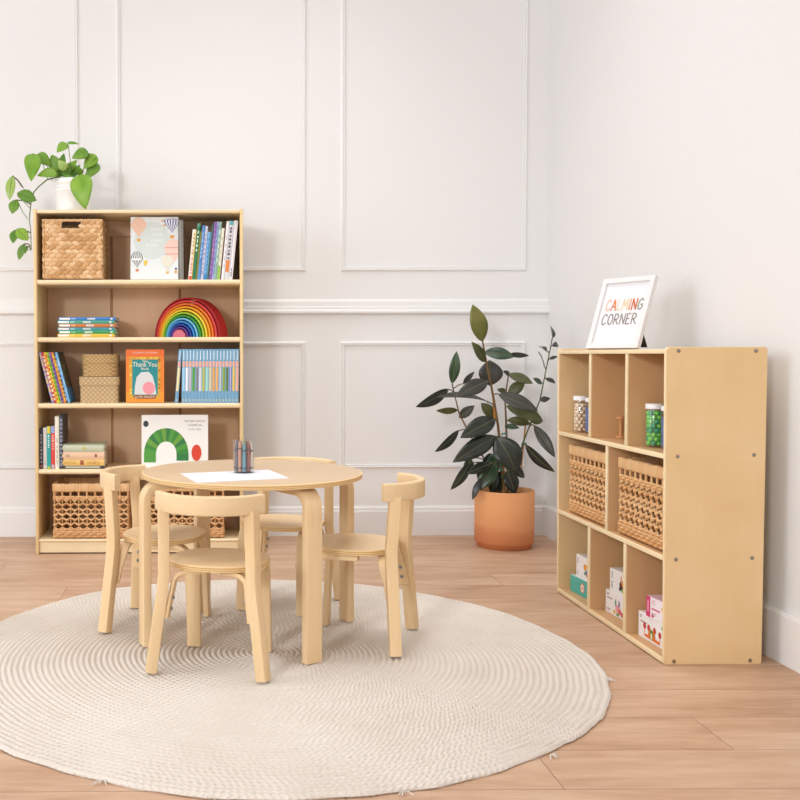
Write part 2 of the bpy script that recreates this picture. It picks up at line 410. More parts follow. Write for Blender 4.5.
# paper and crayon cup
mb = MB(); P = [(-.093, 2.95), (.181, 3.043), (.228, 2.831), (-.04, 2.733)]
mb.add([(x, y, TZ) for x, y in P]+[(x, y, TZ+.0012) for x, y in P], [(3, 2, 1, 0), (4, 5, 6, 7)]+[(j, (j+1) % 4, 4+(j+1) % 4, 4+j) for j in range(4)], mat('#e4e4ec', .7, .2, 'paper'))
tag(mb.build('paper_sheet', smooth=0), 'white sheet of drawing paper lying flat on the round table', 'paper')
def glassmat():
    m, nt, b = newmat('clear_plastic'); nt.nodes.remove(b); out = nt.nodes['Material Output']
    tr = nt.nodes.new('ShaderNodeBsdfTransparent'); tr.inputs[0].default_value = (.985, .988, .99, 1)
    gl = nt.nodes.new('ShaderNodeBsdfGlossy'); gl.inputs['Roughness'].default_value = .05
    df = nt.nodes.new('ShaderNodeBsdfDiffuse'); df.inputs[0].default_value = (.9, .9, .92, 1)
    lw = nt.nodes.new('ShaderNodeLayerWeight'); lw.inputs[0].default_value = .5
    fr = nt.nodes.new('ShaderNodeMath'); fr.operation = 'MULTIPLY_ADD'; L(nt, mth(nt, 'POWER', lw.outputs['Facing'], 4), fr.inputs[0]); fr.inputs[1].default_value = .45; fr.inputs[2].default_value = .03
    mx = nt.nodes.new('ShaderNodeMixShader'); L(nt, fr.outputs[0], mx.inputs[0]); L(nt, tr.outputs[0], mx.inputs[1]); L(nt, gl.outputs[0], mx.inputs[2])
    m2 = nt.nodes.new('ShaderNodeMixShader'); m2.inputs[0].default_value = .015; L(nt, mx.outputs[0], m2.inputs[1]); L(nt, df.outputs[0], m2.inputs[2])
    L(nt, m2.outputs[0], out.inputs[0]); return m
GLASS = glassmat()
cx, cy, cz = .100, 2.972, TZ+.0012
t = thing('crayon_cup', 'clear plastic cup filled with crayons standing on the white paper sheet', 'cup', (cx, cy, cz))
mb = MB(); mb.lathe([(0, 0), (.031, 0), (.0325, .003), (.0335, .098), (.0348, .0985), (.0348, .1), (.032, .1), (.0315, .005), (0, .004)], GLASS, 32); mb.build('cup_wall', t)
CR = [('#4a8ab4', 'bright blue'), ('#cdae88', 'tan'), ('#7c4a38', 'brown'), ('#d8c47a', 'yellow'), ('#4a6c98', 'deep blue'), ('#b0886a', 'beige'), ('#6d6a72', 'grey'), ('#c49074', 'peach'),
      ('#6a98a4', 'turquoise'), ('#94584e', 'brick red'), ('#e8dcc8', 'cream'), ('#5a3a30', 'dark brown'), ('#86986a', 'green'), ('#c98e3a', 'ochre'), ('#8a5e9a', 'violet'), ('#c07a50', 'orange')]
for i, (c, nme) in enumerate(CR):
    a = 2*PI*i/11+.2 if i < 11 else 2*PI*(i-11)/5; r = .0245 if i < 11 else .0115
    hh = .074+.008*((i*7) % 5)/4; rad = .0056
    t = thing('crayon', nme+' crayon standing in the clear cup on the table', 'crayon', (cx+r*math.cos(a), cy+r*math.sin(a), cz+.0055), rot=(0, 0, a), group='crayons in the clear cup')
    mb = MB(); mb.lathe([(0, 0), (rad, 0), (rad, hh), (0, hh)], mat(c, .6), 12); mb.lathe([(rad+.0003, .008), (rad+.0003, .012)], mat('#4a4046', .6), 12); mb.lathe([(rad+.0003, hh-.014), (rad+.0003, hh-.01)], mat('#4a4046', .6), 12); mb.build('paper_sleeve', t)
    mb = MB(); mb.lathe([(rad*.85, hh), (rad*.8, hh+.003), (rad*.3, hh+.012), (0, hh+.012)], mat(c, .45), 12); mb.build('wax_tip', t)

# ------------------------------------------------------------------ bookcase
BX, BY, BW, BH = -.7805, 4.3004, .9245, 1.5296
BT = .0145; BD = .29; IX0, IX1 = BX+BT, BX+BW-BT; BACK = BY+BD-.012
SH = [.067, .379, .672, .965, 1.219]; STH = .022
t = thing('bookcase', 'tall open birch bookcase with five shelves standing against the panelled wall', 'bookcase', (0, 0, 0))
for x in (BX, BX+BW-BT): mb = MB(); mb.box(x, x+BT, BY, BY+BD, 0, BH, SHELF_WOOD, .004, 2); mb.build('side_panel', t)
mb = MB(); mb.box(IX0, IX1, BY+.004, BY+BD, 1.511, 1.5255, SHELF_H, .003, 2); mb.build('top_board', t)
for i, z in enumerate(SH):
    th = STH if i else .014
    mb = MB(); prof = [(BY+.004+.010*(1-math.sin(PI*j/8)), z-th/2+th/2*-math.cos(PI*j/8)) for j in range(9)]
    n = 11; pr = prof+[(BACK, z), (BACK, z-th)]
    mb.add([(IX0, y, zz) for y, zz in pr]+[(IX1, y, zz) for y, zz in pr], [(j, (j+1) % n, n+(j+1) % n, n+j) for j in range(n)]+[tuple(range(n)), tuple(range(n, 2*n))], SHELF_H)
    mb.build('shelf', t)
mb = MB(); mb.box(IX0, IX1, BY+.012, BY+.026, .006, .053, SHELF_H, .001); mb.build('kick_board', t)
for x0, x1 in ((IX0, -.471), (-.459, -.150), (-.139, IX1)): mb = MB(); mb.box(x0, x1, BACK, BACK+.008, .05, 1.511, BACKPLY, .0015); mb.build('back_panel', t)
mb = MB(); mb.box(IX0, IX1, BACK+.006, BACK+.012, .05, 1.511, wood('batten_ply', '#b98d68', '#a97d58', (1, 1, .12), 14, .6)); mb.build('back_batten', t)
mb = MB(); mb.box(IX0, IX1, BACK-.014, BACK, 1.44, 1.511, BACKPLY, .001); mb.build('top_rail', t)
for z in (1.1, .82, .5): 
    for x, sg in ((BX, -1), (BX+BW, 1)):
        mb = MB(); mb.lathe([(0, 0), (.004, 0), (.0035, .0012), (0, .0014)], STEEL, 12); o = mb.build('screw', t); o.location = (x, BY+.03, z); o.rotation_euler = (0, sg*PI/2, 0)

# ---- hyacinth basket with a hand slot
STR = [mat(c, .7, .25, 'hyacinth') for c in ('#dcb486', '#d2a573', '#e4c094', '#c49766')]
def strand_face(mb, o, ux, uy, nrm, w, h, cols, rows, skip=None, seed=1):
    rn = random.Random(seed); o, ux, uy, nrm = V(o), V(ux), V(uy), V(nrm)
    for r in range(rows):
        for c in range(cols+1):
            u = (c+(.5 if r % 2 else 0))*w/cols; v = (r+.5)*h/rows
            if u > w-.004 or u < .004: u = min(max(u, .010), w-.010)
            if skip and skip[0] < u < skip[1] and skip[2] < v < skip[3]: continue
            a = (.42 if r % 2 else -.30)+rn.uniform(-.12, .12)
            ax = ux*math.cos(a)+uy*math.sin(a); ay = uy*math.cos(a)-ux*math.sin(a)
            M = Matrix((ax, ay, nrm)).transposed()
            mb.ball(o+ux*u+uy*v, (w/cols*.66, h/rows*.62, .006), rn.choice(STR), 8, 6, M)
def hyacinth():
    t = thing('storage_basket', 'square woven water hyacinth basket with a hand slot on the top bookcase shelf', 'basket', (-.744, 4.312, 1.2225))
    w, d, h = .268, .235, .264; e = .007
    IN = mat('#7a5430', .9, .1)
    mb = MB(); sx0, sx1, sz0, sz1 = .086, .172, .222, .255
    mb.box(e, sx0, e, e+.006, e, h-e, STR[1]); mb.box(sx1, w-e, e, e+.006, e, h-e, STR[1]); mb.box(sx0, sx1, e, e+.006, e, sz0, STR[1]); mb.box(sx0, sx1, e, e+.006, sz1, h-e, STR[1])
    mb.box(e, w-e, d-e-.006, d-e, e, h-e, STR[1]); mb.box(e, e+.006, e, d-e, e, h-e, STR[1]); mb.box(w-e-.006, w-e, e, d-e, e, h-e, STR[1])
    strand_face(mb, (0, e, 0), (1, 0, 0), (0, 0, 1), (0, -1, 0), w, h-.006, 9, 14, (sx0-.004, sx1+.004, sz0-.004, sz1+.02), 1)
    strand_face(mb, (w-e, 0, 0), (0, 1, 0), (0, 0, 1), (1, 0, 0), d, h-.006, 8, 14, None, 2)
    strand_face(mb, (e, d, 0), (0, -1, 0), (0, 0, 1), (-1, 0, 0), d, h-.006, 8, 14, None, 3)
    strand_face(mb, (w, d-e, 0), (-1, 0, 0), (0, 0, 1), (0, 1, 0), w, h-.006, 9, 14, None, 4)
    mb.v = [(min(max(x, .0), w), min(max(y, -.004), d+.002), max(z, .001)) for x, y, z in mb.v]; mb.build('woven_body', t)
    mb = MB(); P = [(e, e), (w-e, e), (w-e, d-e), (e, d-e)]; path = []
    for i in range(4):
        a, b = P[i], P[(i+1) % 4]
        for k in range(24): path.append((a[0]+(b[0]-a[0])*k/24, a[1]+(b[1]-a[1])*k/24, h-.006+.0012*math.sin(k*PI/1.5)))
    mb.sweep(path, [(.006*math.cos(2*PI*j/8), .0075*math.sin(2*PI*j/8)) for j in range(8)], (0, 0, 1), STR[0], True); mb.build('rim', t)
    mb = MB(); mb.box(sx0-.002, sx1+.002, .001, .012, sz0-.006, sz0, STR[2], .002); mb.box(sx0-.004, sx0, .001, .012, sz0, sz1, STR[2], .0015); mb.box(sx1, sx1+.004, .001, .012, sz0, sz1, STR[2], .0015); mb.build('hand_slot_edge', t)
    mb = MB(); mb.box(e, w-e, e, d-e, .001, e, STR[3]); mb.build('base', t)
hyacinth()

# ---- open weave baskets
WK = [mat(c, .65, .3, 'wicker') for c in ('#d8a874', '#c9935e', '#e2b684', '#b67f4c')]
def open_basket(label):
    w, d, h = .345, .25, .243; t = thing('open_weave_basket', label, 'basket', group='open weave storage baskets')
    rn = random.Random(5)
    corners = [V((.008, .008, 0)), V((w-.008, .008, 0)), V((w-.008, d-.008, 0)), V((.008, d-.008, 0))]
    zb, zt = .040, .171; rows = 6; dz = (zt-zb)/rows
    mb = MB(); st = MB()
    for i in range(4):
        a, b = corners[i], corners[(i+1) % 4]; ln = (b-a).length; u = (b-a)/ln; nrm = V((u.y, -u.x, 0)); nc = 9 if i % 2 == 0 else 6
        for r in range(rows):
            zc = zb+(r+.5)*dz
            for sgn in (-1, 1):
                path = []
                for k in range(nc*6+1):
                    ph = PI*k/6+(PI/2 if r % 2 else 0)
                    am = abs(math.sin(ph))
                    path.append(a+u*(ln*k/(nc*6))+V((0, 0, zc+sgn*(.0030+dz*.46*am)))+nrm*(.003*math.cos(ph*2)*sgn))
                mb.tube(path, .0034, WK[rn.randrange(3)], 5)
        for c in range(nc+1):
            p = a+u*(ln*c/nc); st.tube([p+V((0, 0, .004)), p+V((0, 0, zt)), p+V((0, 0, zt+.004)), p+V((0, 0, h-.02))], [.0026, .0026, .0044, .0044], WK[rn.choice((0, 2))], 6)
        # solid plaits at the bottom and the cords over the weave
        for r, (z, rad) in enumerate(((.006, .0065), (.017, .006), (.027, .006), (.036, .005), (zt+.003, .0055), (zt+.0115, .0045))):
            for sgn in (0, 1):
                path = [a+u*(ln*k/(nc*5))+V((0, 0, z+.0022*math.sin(2*PI*k/5+sgn*PI)))+nrm*(.003*math.cos(2*PI*k/5+sgn*PI)) for k in range(nc*5+1)]
                mb.tube(path, rad*.82, WK[(r+sgn) % 3], 5)
    mb.build('weave', t); st.build('stakes', t)
    rim = MB(); path = []
    for i in range(4):
        a, b = corners[i], corners[(i+1) % 4]; n = 50 if i % 2 == 0 else 36
        for k in range(n):
            path.append((a+(b-a)*(k/n)+V((0, 0, h-.0185)), k % 2, rn.uniform(-.0015, .0015)))
    n = len(path); pr0 = rprof(.036, .018, .005, 2); k = len(pr0); vs = []; fs = []
    for i in range(n):
        p = path[i][0]; T = (path[(i+1) % n][0]-path[i-1][0]).normalized(); N = V((0, 0, 1)).cross(T)
        sc = 1.03 if path[i][1] else .965
        for (bq, nq) in pr0: vs.append(p+V((0, 0, bq*sc+path[i][2]))+N*nq*sc)
    for i in range(n):
        for j in range(k): fs.append((i*k+j, i*k+(j+1) % k, ((i+1) % n)*k+(j+1) % k, ((i+1) % n)*k+j))
    for q in range(3):
        rim.add(vs, [f for ii, f in enumerate(fs) if (ii//k*7+ii//k//3) % 3 == q], [WK[0], WK[2], STR[0]][q])
    rim.build('rim', t, 50)
    b = MB(); b.box(.006, w-.006, .006, d-.006, .001, .006, WK[1]); b.build('base', t)
    return t
ob = open_basket('open weave rattan basket at the left of the bottom bookcase shelf'); ob.location = (-.708, 4.312, .071)
dup(ob, (-.283, 4.314, .071), (0, 0, 0), 'open weave rattan basket at the right of the bottom bookcase shelf, behind the table')

# ---- books
PAGE = mat('#efe6d6', .8, .1, 'pages')
ROT_SPINE = dict(o=(0, 0, 0), ux=(1, 0, 0), uy=(0, 0, 1))
def book(label, w, h, d, col, loc, lean=0, bands=(), group=None, cover=None, flat=False, rz=0, name='book', deco=None):
    """standing book, spine towards -Y, thickness along X; lean>0 tilts its top to the right"""
    if flat: rot = Euler((0, -PI/2, 0)); t = thing(name, label, 'book', loc, group=group, rot=(0, -PI/2, rz))
    else: t = thing(name, label, 'book', loc, group=group, rot=(0, lean, rz))
    cm = mat(col, .4, .4); ct = min(.0022, w*.18)
    x0, x1 = (-w, 0) if lean > 0 else (0, w)
    if flat: x0, x1 = 0, w
    mb = MB()
    mb.box(x0, x0+ct, .002, d, 0, h, cm); mb.box(x1-ct, x1, .002, d, 0, h, mat(cover, .4) if cover else cm)
    pr = [(x0+w*j/6, .004-.004*math.sin(PI*j/6)) for j in range(7)]+[(x1, .006), (x0, .006)]
    n = len(pr); mb.add([(x, y, 0) for x, y in pr]+[(x, y, h) for x, y in pr], [(j, (j+1) % n, n+(j+1) % n, n+j) for j in range(n)]+[tuple(range(n)), tuple(range(n, 2*n))], cm)
    for z0, z1, c, *ins in bands:
        i0 = ins[0] if ins else 0
        p2 = [(x0+w*i0+(w-2*w*i0)*j/6, .004-.004*math.sin(PI*(i0+(1-2*i0)*j/6))-.0004) for j in range(7)]
        mb.add([(x, y, z0*h) for x, y in p2]+[(x, y, z1*h) for x, y in p2], [(j, j+1, 8+j, 7+j) for j in range(6)], mat(c, .45))
    if deco: deco(mb, x0, x1, w, h, d)
    mb.build('cover', t, 30)
    mb = MB(); mb.box(x0+ct, x1-ct, .006, d-.004, .003, h-.003, PAGE); mb.build('pages', t, 0)
    return t
# top shelf, leaning right against the side panel
def marks(z0, z1, n, c, seed, wd=.5):
    rn = random.Random(seed); r = []
    for i in range(n):
        a = z0+(z1-z0)*i/n; r.append((a, a+(z1-z0)/n*rn.uniform(.4, .85), c, (1-wd*rn.uniform(.6, 1))/2))
    return r
TB = [(.0175, .222, '#f0e6d2', 'cream book with a red foot', [(0, .07, '#d8503a')]+marks(.12, .45, 6, '#d98a8a', 1)+marks(.5, .95, 6, '#c9b07a', 2), '#e7c53f'),
      (.0155, .250, '#2f7d52', 'dark green book with white title', marks(.5, .9, 5, '#e9efe4', 3)+[(.94, 1, '#5aa08a')], '#3c8a5a'),
      (.008, .215, '#b9a33a', 'thin olive yellow book', [], None),
      (.013, .240, '#4a86c6', 'mid blue book with pale title', marks(.4, .9, 7, '#9cc4ea', 5)+[(0, .3, '#5a96cf')], None),
      (.011, .238, '#dfe0f0', 'thin white and lavender book', marks(.1, .9, 9, '#a99ccf', 6), None),
      (.0175, .212, '#7fb8e4', 'light blue book shorter than its neighbours', marks(.1, .9, 9, '#5a9ad2', 7)+[(0, .12, '#3f8ac8')], None),
      (.007, .247, '#3d6b5a', 'thin dark teal book', [], None),
      (.013, .256, '#8a62ad', 'purple book with a patterned spine', marks(.1, .95, 9, '#c08ad0', 8)+marks(.4, .6, 2, '#e08a5a', 9), None),
      (.011, .258, '#b8c4ea', 'pale periwinkle blue book', marks(.1, .95, 8, '#7f92d6', 10), None),
      (.0105, .256, '#8fb7a6', 'thin sage green book', marks(.3, .9, 5, '#dfeee4', 11), None),
      (.014, .228, '#f0eeda', 'white book with a lime green foot', [(0, .27, '#93c73c')]+marks(.35, .9, 4, '#d8d2b8', 12), None),
      (.006, .222, '#7a4a2a', 'thin brown book', [], None),
      (.0125, .258, '#f1f0f2', 'plain white book', marks(.2, .8, 5, '#c9c9d0', 13), None),
      (.0195, .260, '#dcdde2', 'wide pale grey book with black marks and an orange patch', marks(.35, .92, 9, '#4a4a55', 14)+[(.13, .33, '#e8893a', .05), (.93, 1, '#5ab4c2')], None),
      (.0175, .262, '#eceaf0', 'wide white book at the right end', marks(.05, .2, 3, '#8a8a90', 15), None)]
lean = math.radians(5.6); x = .122-.262*math.sin(lean)
for i in range(len(TB)-1, -1, -1):
    w, h, c, lab, bands, cov = TB[i]
    book(lab+' leaning on the top shelf', w, h, .19, c, (x, 4.325+.004*(i % 3), 1.2195), lean, bands, 'leaning books on the top shelf', cov)
    x -= w/math.cos(lean)+.0002
# balloon book, cover to the front, and the grey one behind it
def cover_book(name, label, w, h, th, loc, tilt, rz, base, art, spine=None):
    t = thing(name, label, 'book', loc, rot=(-tilt, 0, rz))
    mb = MB(); cm = mat(base, .35, .4)
    mb.box(0, w, 0, .0025, 0, h, cm); mb.box(0, w, th-.0025, th, 0, h, mat(spine or base, .4)); mb.box(w-.003, w, .001, th-.001, 0, h, mat(spine or base, .4))
    art(mb, w, h, (0, -.0006, 0), (1, 0, 0), (0, 0, 1)); mb.build('cover', t, 0)
    mb = MB(); mb.box(.003, w-.003, .0025, th-.0025, .003, h-.003, PAGE); mb.build('pages', t, 0); return t
def balloon(mb, cx, cy, r, o, ux, uy, base, stripe, basket, n=7, W=None, yx=1.15):
    oo = V(o)
    def clipx(p): return [(min(max(a, .001), W-.001), b) for a, b in p]
    pts = []
    for i in range(28):
        a = 2*PI*i/28; y = math.sin(a); x = math.cos(a)
        if y < 0: x *= (1+y*.78)
        pts.append((cx+r*x, cy+r*y*(yx if y > 0 else 1.35)))
    mb.poly(clipx(pts), oo, ux, uy, base); o2 = oo+V((0, -.0003, 0))
    if stripe:
        for k in range(n):
            f0 = -1+2*(k+.15)/n; f1 = -1+2*(k+.6)/n; L1 = []; L2 = []
            for j in range(13):
                a = -PI/2+PI*j/12; y = math.sin(a); x = math.cos(a)*(1+min(y, 0)*.78); yy = cy+r*y*(yx if y > 0 else 1.35)
                L1.append((cx+r*x*f0, yy)); L2.append((cx+r*x*f1, yy))
            mb.poly(clipx(L1+L2[::-1]), o2, ux, uy, stripe)
    if basket: mb.poly(clipx([(cx-r*.2, cy-r*1.95), (cx+r*.2, cy-r*1.95), (cx+r*.26, cy-r*1.6), (cx-r*.26, cy-r*1.6)]), o2, ux, uy, basket)
def art_balloons(mb, w, h, o, ux, uy):
    mb.ell(w*.45, h*.62, w*.38, h*.30, o, ux, uy, mat('#d3dcd8', .4)); o = V(o)+V((0, -.0002, 0))
    og = mat('#e3a23c', .4)
    balloon(mb, w*.17, h*.85, w*.165, o, ux, uy, mat('#e6cdb6', .4), mat('#edb9a0', .4), og, 6, w)
    balloon(mb, w*.14, h*.33, w*.138, o, ux, uy, mat('#eef0ee', .4), mat('#2f4446', .4), mat('#e0813c', .4), 6, w)
    mb.rect(w*.02, h*.305, w*.23, h*.335, V(o)+V((0, -.0006, 0)), ux, uy, mat('#eef0ee', .4))
    balloon(mb, w*.87, h*.93, w*.185, o, ux, uy, mat('#eef0f4', .4), mat('#5a66a0', .4), og, 6, w, .36)
    balloon(mb, w*.9, h*.47, w*.2, o, ux, uy, mat('#efcdbf', .4), None, None, 6, w)
    for vy in (.40, .50): mb.rect(w*.72, h*vy, w*.997, h*(vy+.012), V(o)+V((0, -.0004, 0)), ux, uy, mat('#d98e82', .4))
    balloon(mb, w*.77, h*.28, w*.125, V(o)+V((0, -.0006, 0)), ux, uy, mat('#f0eee6', .4), mat('#d9d2b4', .4), mat('#e6b75c', .4), 6, w)
    mb.rect(w*.92, h*.10, w*.97, h*.14, o, ux, uy, og); mb.ell(w*.95, h*.17, .005, .005, o, ux, uy, mat('#3a3a6a', .4))
    mb.poly([(w*.29, h*.22), (w*.33, h*.22), (w*.37, h*.30), (w*.27, h*.30)], o, ux, uy, mat('#e8c03c', .4))
    mb.rect(w*.64, h*.925, w*.72, h*.945, o, ux, uy, og); mb.rect(w*.69, h*.85, w*.73, h*.88, o, ux, uy, og)
    wh = mat('#e2e9e6', .4)
    for vy, a, b in ((.78, .42, .66), (.70, .45, .62), (.60, .42, .66), (.53, .32, .58)):
        k = a
        while k < b: mb.rect(w*k, h*vy, w*(k+.035), h*(vy+.045), o, ux, uy, wh); k += .055
cover_book('picture_book', 'pale grey book with hot air balloons on its cover, facing out on the top shelf', .213, .281, .022, (-.357, 4.345, 1.2225), .08, 0, '#e3e8e8', art_balloons)
book('grey book standing half hidden behind the balloon book', .02, .268, .20, '#8d8a84', (-.141, 4.352, 1.2195), -.004, (), None, '#9a9690')
# second shelf: flat stack and rainbow
zz = .9655
for i, (c, c2, lab) in enumerate((('#e6bf3c', '#f0d878', 'yellow book at the bottom of the flat stack beside the rainbow'), ('#3f9a5c', '#7cc08a', 'green book second from the bottom of the flat stack on the second shelf'), ('#4a9ea6', '#9fd0d4', 'teal blue book in the flat stack on top of the green book'),
                           ('#c9763a', '#e8b08a', 'orange brown book in the middle of the flat stack'), ('#4f9f88', '#9fd0c0', 'sea green book just under the topmost book of the flat stack'), ('#3b7fc0', '#8ab8e0', 'blue book lying on top of the flat stack'))):
    hh = .0145; x0 = -.678+(.003 if i % 2 else -.002)
    # flat: local +Z runs to -X after the turn, so the book is placed by its right end
    book(lab, hh, .252, .20, c, (x0+.252, 4.322+.002*(i % 3), zz), 0, [(.80, .985, '#f2f4f4', .2), (.70, .78, c2, .25)]+[(.50-.012*i*(i % 2)-k*.02+.04, .50-.012*i*(i % 2)-k*.02+.053, '#f4f6f6', .22) for k in range(7)]+[(.05, .09, '#e4e8e8', .25)], 'flat books on the second shelf', flat=True)
    zz += hh+.0003
# rainbow
RB = [('#a3161f', 'crimson outermost'), ('#dd4a4a', 'coral red'), ('#ee7a2c', 'orange'), ('#f3a52e', 'amber'), ('#f4d23c', 'yellow'), ('#a9cc3c', 'lime green'), ('#3f9a3c', 'leaf green'), ('#79c6e6', 'sky blue'), ('#3f92d8', 'bright blue'), ('#2d4fa6', 'royal blue'), ('#6a3f98', 'purple'), ('#e2798c', 'pink innermost')]
th = math.radians(-34); tx = V((math.cos(th), math.sin(th), 0)); R0 = .182; step = .0132; r0 = R0
ctr = V((-.092, 4.443, .9655)); nb = len(RB)
for i, (c, lab) in enumerate(RB):
    Ro = R0-i*step; Ri = Ro-step*.68 if i < nb-1 else 0
    Ro2 = Ro-.0004
    off = -i*.0040
    o = thing('rainbow_arch', lab+' arch of the wooden rainbow stacking toy on the second shelf', 'toy', ctr+tx*off, th, 'nested arches of the wooden rainbow')
    mb = MB(); n = 40; dp = .066; e = .003
    prof = [(Ro2, -dp/2+e), (Ro2, dp/2-e), (Ro2-e, dp/2), (Ri+(e if Ri else 0), dp/2), (Ri, dp/2-e), (Ri, -dp/2+e), (Ri+(e if Ri else 0), -dp/2), (Ro2-e, -dp/2)]
    k = len(prof); vs = []; fs = []
    for j in range(n+1):
        a = PI*j/n
        for r, y in prof: vs.append((r*math.cos(a), y, r*math.sin(a)))
    for j in range(n):
        for q in range(k): fs.append((j*k+q, j*k+(q+1) % k, (j+1)*k+(q+1) % k, (j+1)*k+q))
    fs += [tuple(range(k)), tuple(n*k+q for q in range(k))]
    mb.add(vs, fs, mat(c, .45, .35)); mb.build('arch_block', o, 40)
# third shelf: left leaning row
lean = math.radians(-14.3); x = -.7073
LB = [('#9a96d8', 'lavender', .0095), ('#d23a34', 'red', .0125), ('#ecd53a', 'yellow', .010), ('#9cc83a', 'lime green', .0095), ('#96609c', 'plum purple', .0105), ('#ea8f34', 'orange', .0105), ('#20242c', 'black', .006)]
xx = x
for i, (c, lab, w) in enumerate(LB):
    rn = random.Random(i); sp2 = ['#f0d060', '#f6e6c0', '#d84a3a', '#5a9a3a', '#3a4a8a', '#f4c83a', '#c8c8c8'][i]
    book(lab+' book leaning left on the third shelf', w, .232, .17, c, (xx, 4.322+.003*(i % 2), .6725), lean, marks(.05, .97, 11, sp2, i+40, .8), 'books leaning to the left on the third shelf')
    xx += w/math.cos(lean)+.0002
def art_last(mb, x0, x1, w, h, d):
    o, ux, uy = (x1+.0004, 0, 0), (0, 1, 0), (0, 0, 1)
    mb.rect(.006, h*.02, d*.95, h*.30, o, ux, uy, mat('#3f86c0', .4)); mb.rect(.006, h*.30, d*.95, h*.97, o, ux, uy, mat('#4a4a34', .4))
    o = (x1+.0007, 0, 0)
    for q in range(9): mb.ell(d*(.15+.3*random.Random(q).random()), h*(.35+.06*q), .016, .012, o, ux, uy, mat(('#a8803a', '#5f7a3c', '#2f4a5a')[q % 3], .4))
book('light blue spined book leaning left on the third shelf, its patterned cover showing', .012, .232, .17, '#76b6e2', (xx, 4.322, .6725), lean, marks(.2, .9, 4, '#a9d4f0', 4), 'books leaning to the left on the third shelf', '#35506a', deco=art_last)
# two lidded boxes
def weave_mat(name, c1, c2, c3, sc):
    m, nt, b = newmat(name); tc = nt.nodes.new('ShaderNodeTexCoord')
    ck = nt.nodes.new('ShaderNodeTexChecker'); ck.inputs['Scale'].default_value = sc; ck.inputs[1].default_value = (*lin(c1), 1); ck.inputs[2].default_value = (*lin(c2), 1)
    L(nt, tc.outputs['Object'], ck.inputs['Vector'])
    n1 = noise(nt, tc.outputs['Object'], 60, 3); L(nt, mixc(nt, mth(nt, 'MULTIPLY', n1, .5), ck.outputs[0], c3), b.inputs['Base Color'])
    bp = nt.nodes.new('ShaderNodeBump'); bp.inputs['Distance'].default_value = .003; L(nt, ck.outputs['Fac'], bp.inputs['Height']); L(nt, bp.outputs['Normal'], b.inputs['Normal'])
    b.inputs['Roughness'].default_value = .7; return m
W1 = weave_mat('seagrass_weave', '#d8bb90', '#b6966a', '#c2a679', 95); W2 = weave_mat('palm_weave', '#d2b07a', '#aa8654', '#bc9862', 110)
def woven_wall(mb, poly, z0, z1, M, rows, per, amp, s1=1.0):
    # woven shell: in-out ripple of every strand
    n = len(poly); pts = []
    for r in range(rows*2+1):
        for j, (x, y) in enumerate(poly):
            k = 1+amp*(1 if (j//per+r//2) % 2 else -1)*(1 if r % 2 else .2)
            sc = 1+(s1-1)*r/(rows*2); pts.append((x*k*sc, y*k*sc, z0+(z1-z0)*r/(rows*2)))
    mb.add(pts, [(r*n+j, r*n+(j+1) % n, (r+1)*n+(j+1) % n, (r+1)*n+j) for r in range(rows*2) for j in range(n)]+[tuple(range(n))[::-1], tuple(rows*2*n+j for j in range(n))], M)
t = thing('lidded_woven_box', 'rectangular woven seagrass box with a lid, under the oval woven box', 'box', (-.499, 4.40, .6725))
mb = MB(); woven_wall(mb, superell(.086, .062, 9, 72), 0, .082, W1, 9, 2, .012); mb.build('box_body', t, 60)
mb = MB(); woven_wall(mb, superell(.090, .066, 9, 72), .080, .117, W1, 4, 2, .012); mb.build('lid', t, 60)
t = thing('lidded_woven_box', 'oval woven palm box with a lid, stacked on the rectangular woven box', 'box', (-.497, 4.40, .791))
mb = MB(); woven_wall(mb, superell(.081, .058, 3, 72), 0, .062, W2, 6, 2, .015); mb.build('box_body', t, 60)
mb = MB(); woven_wall(mb, superell(.084, .061, 3, 72), .060, .098, W2, 4, 2, .014, .985); mb.build('lid', t, 60)
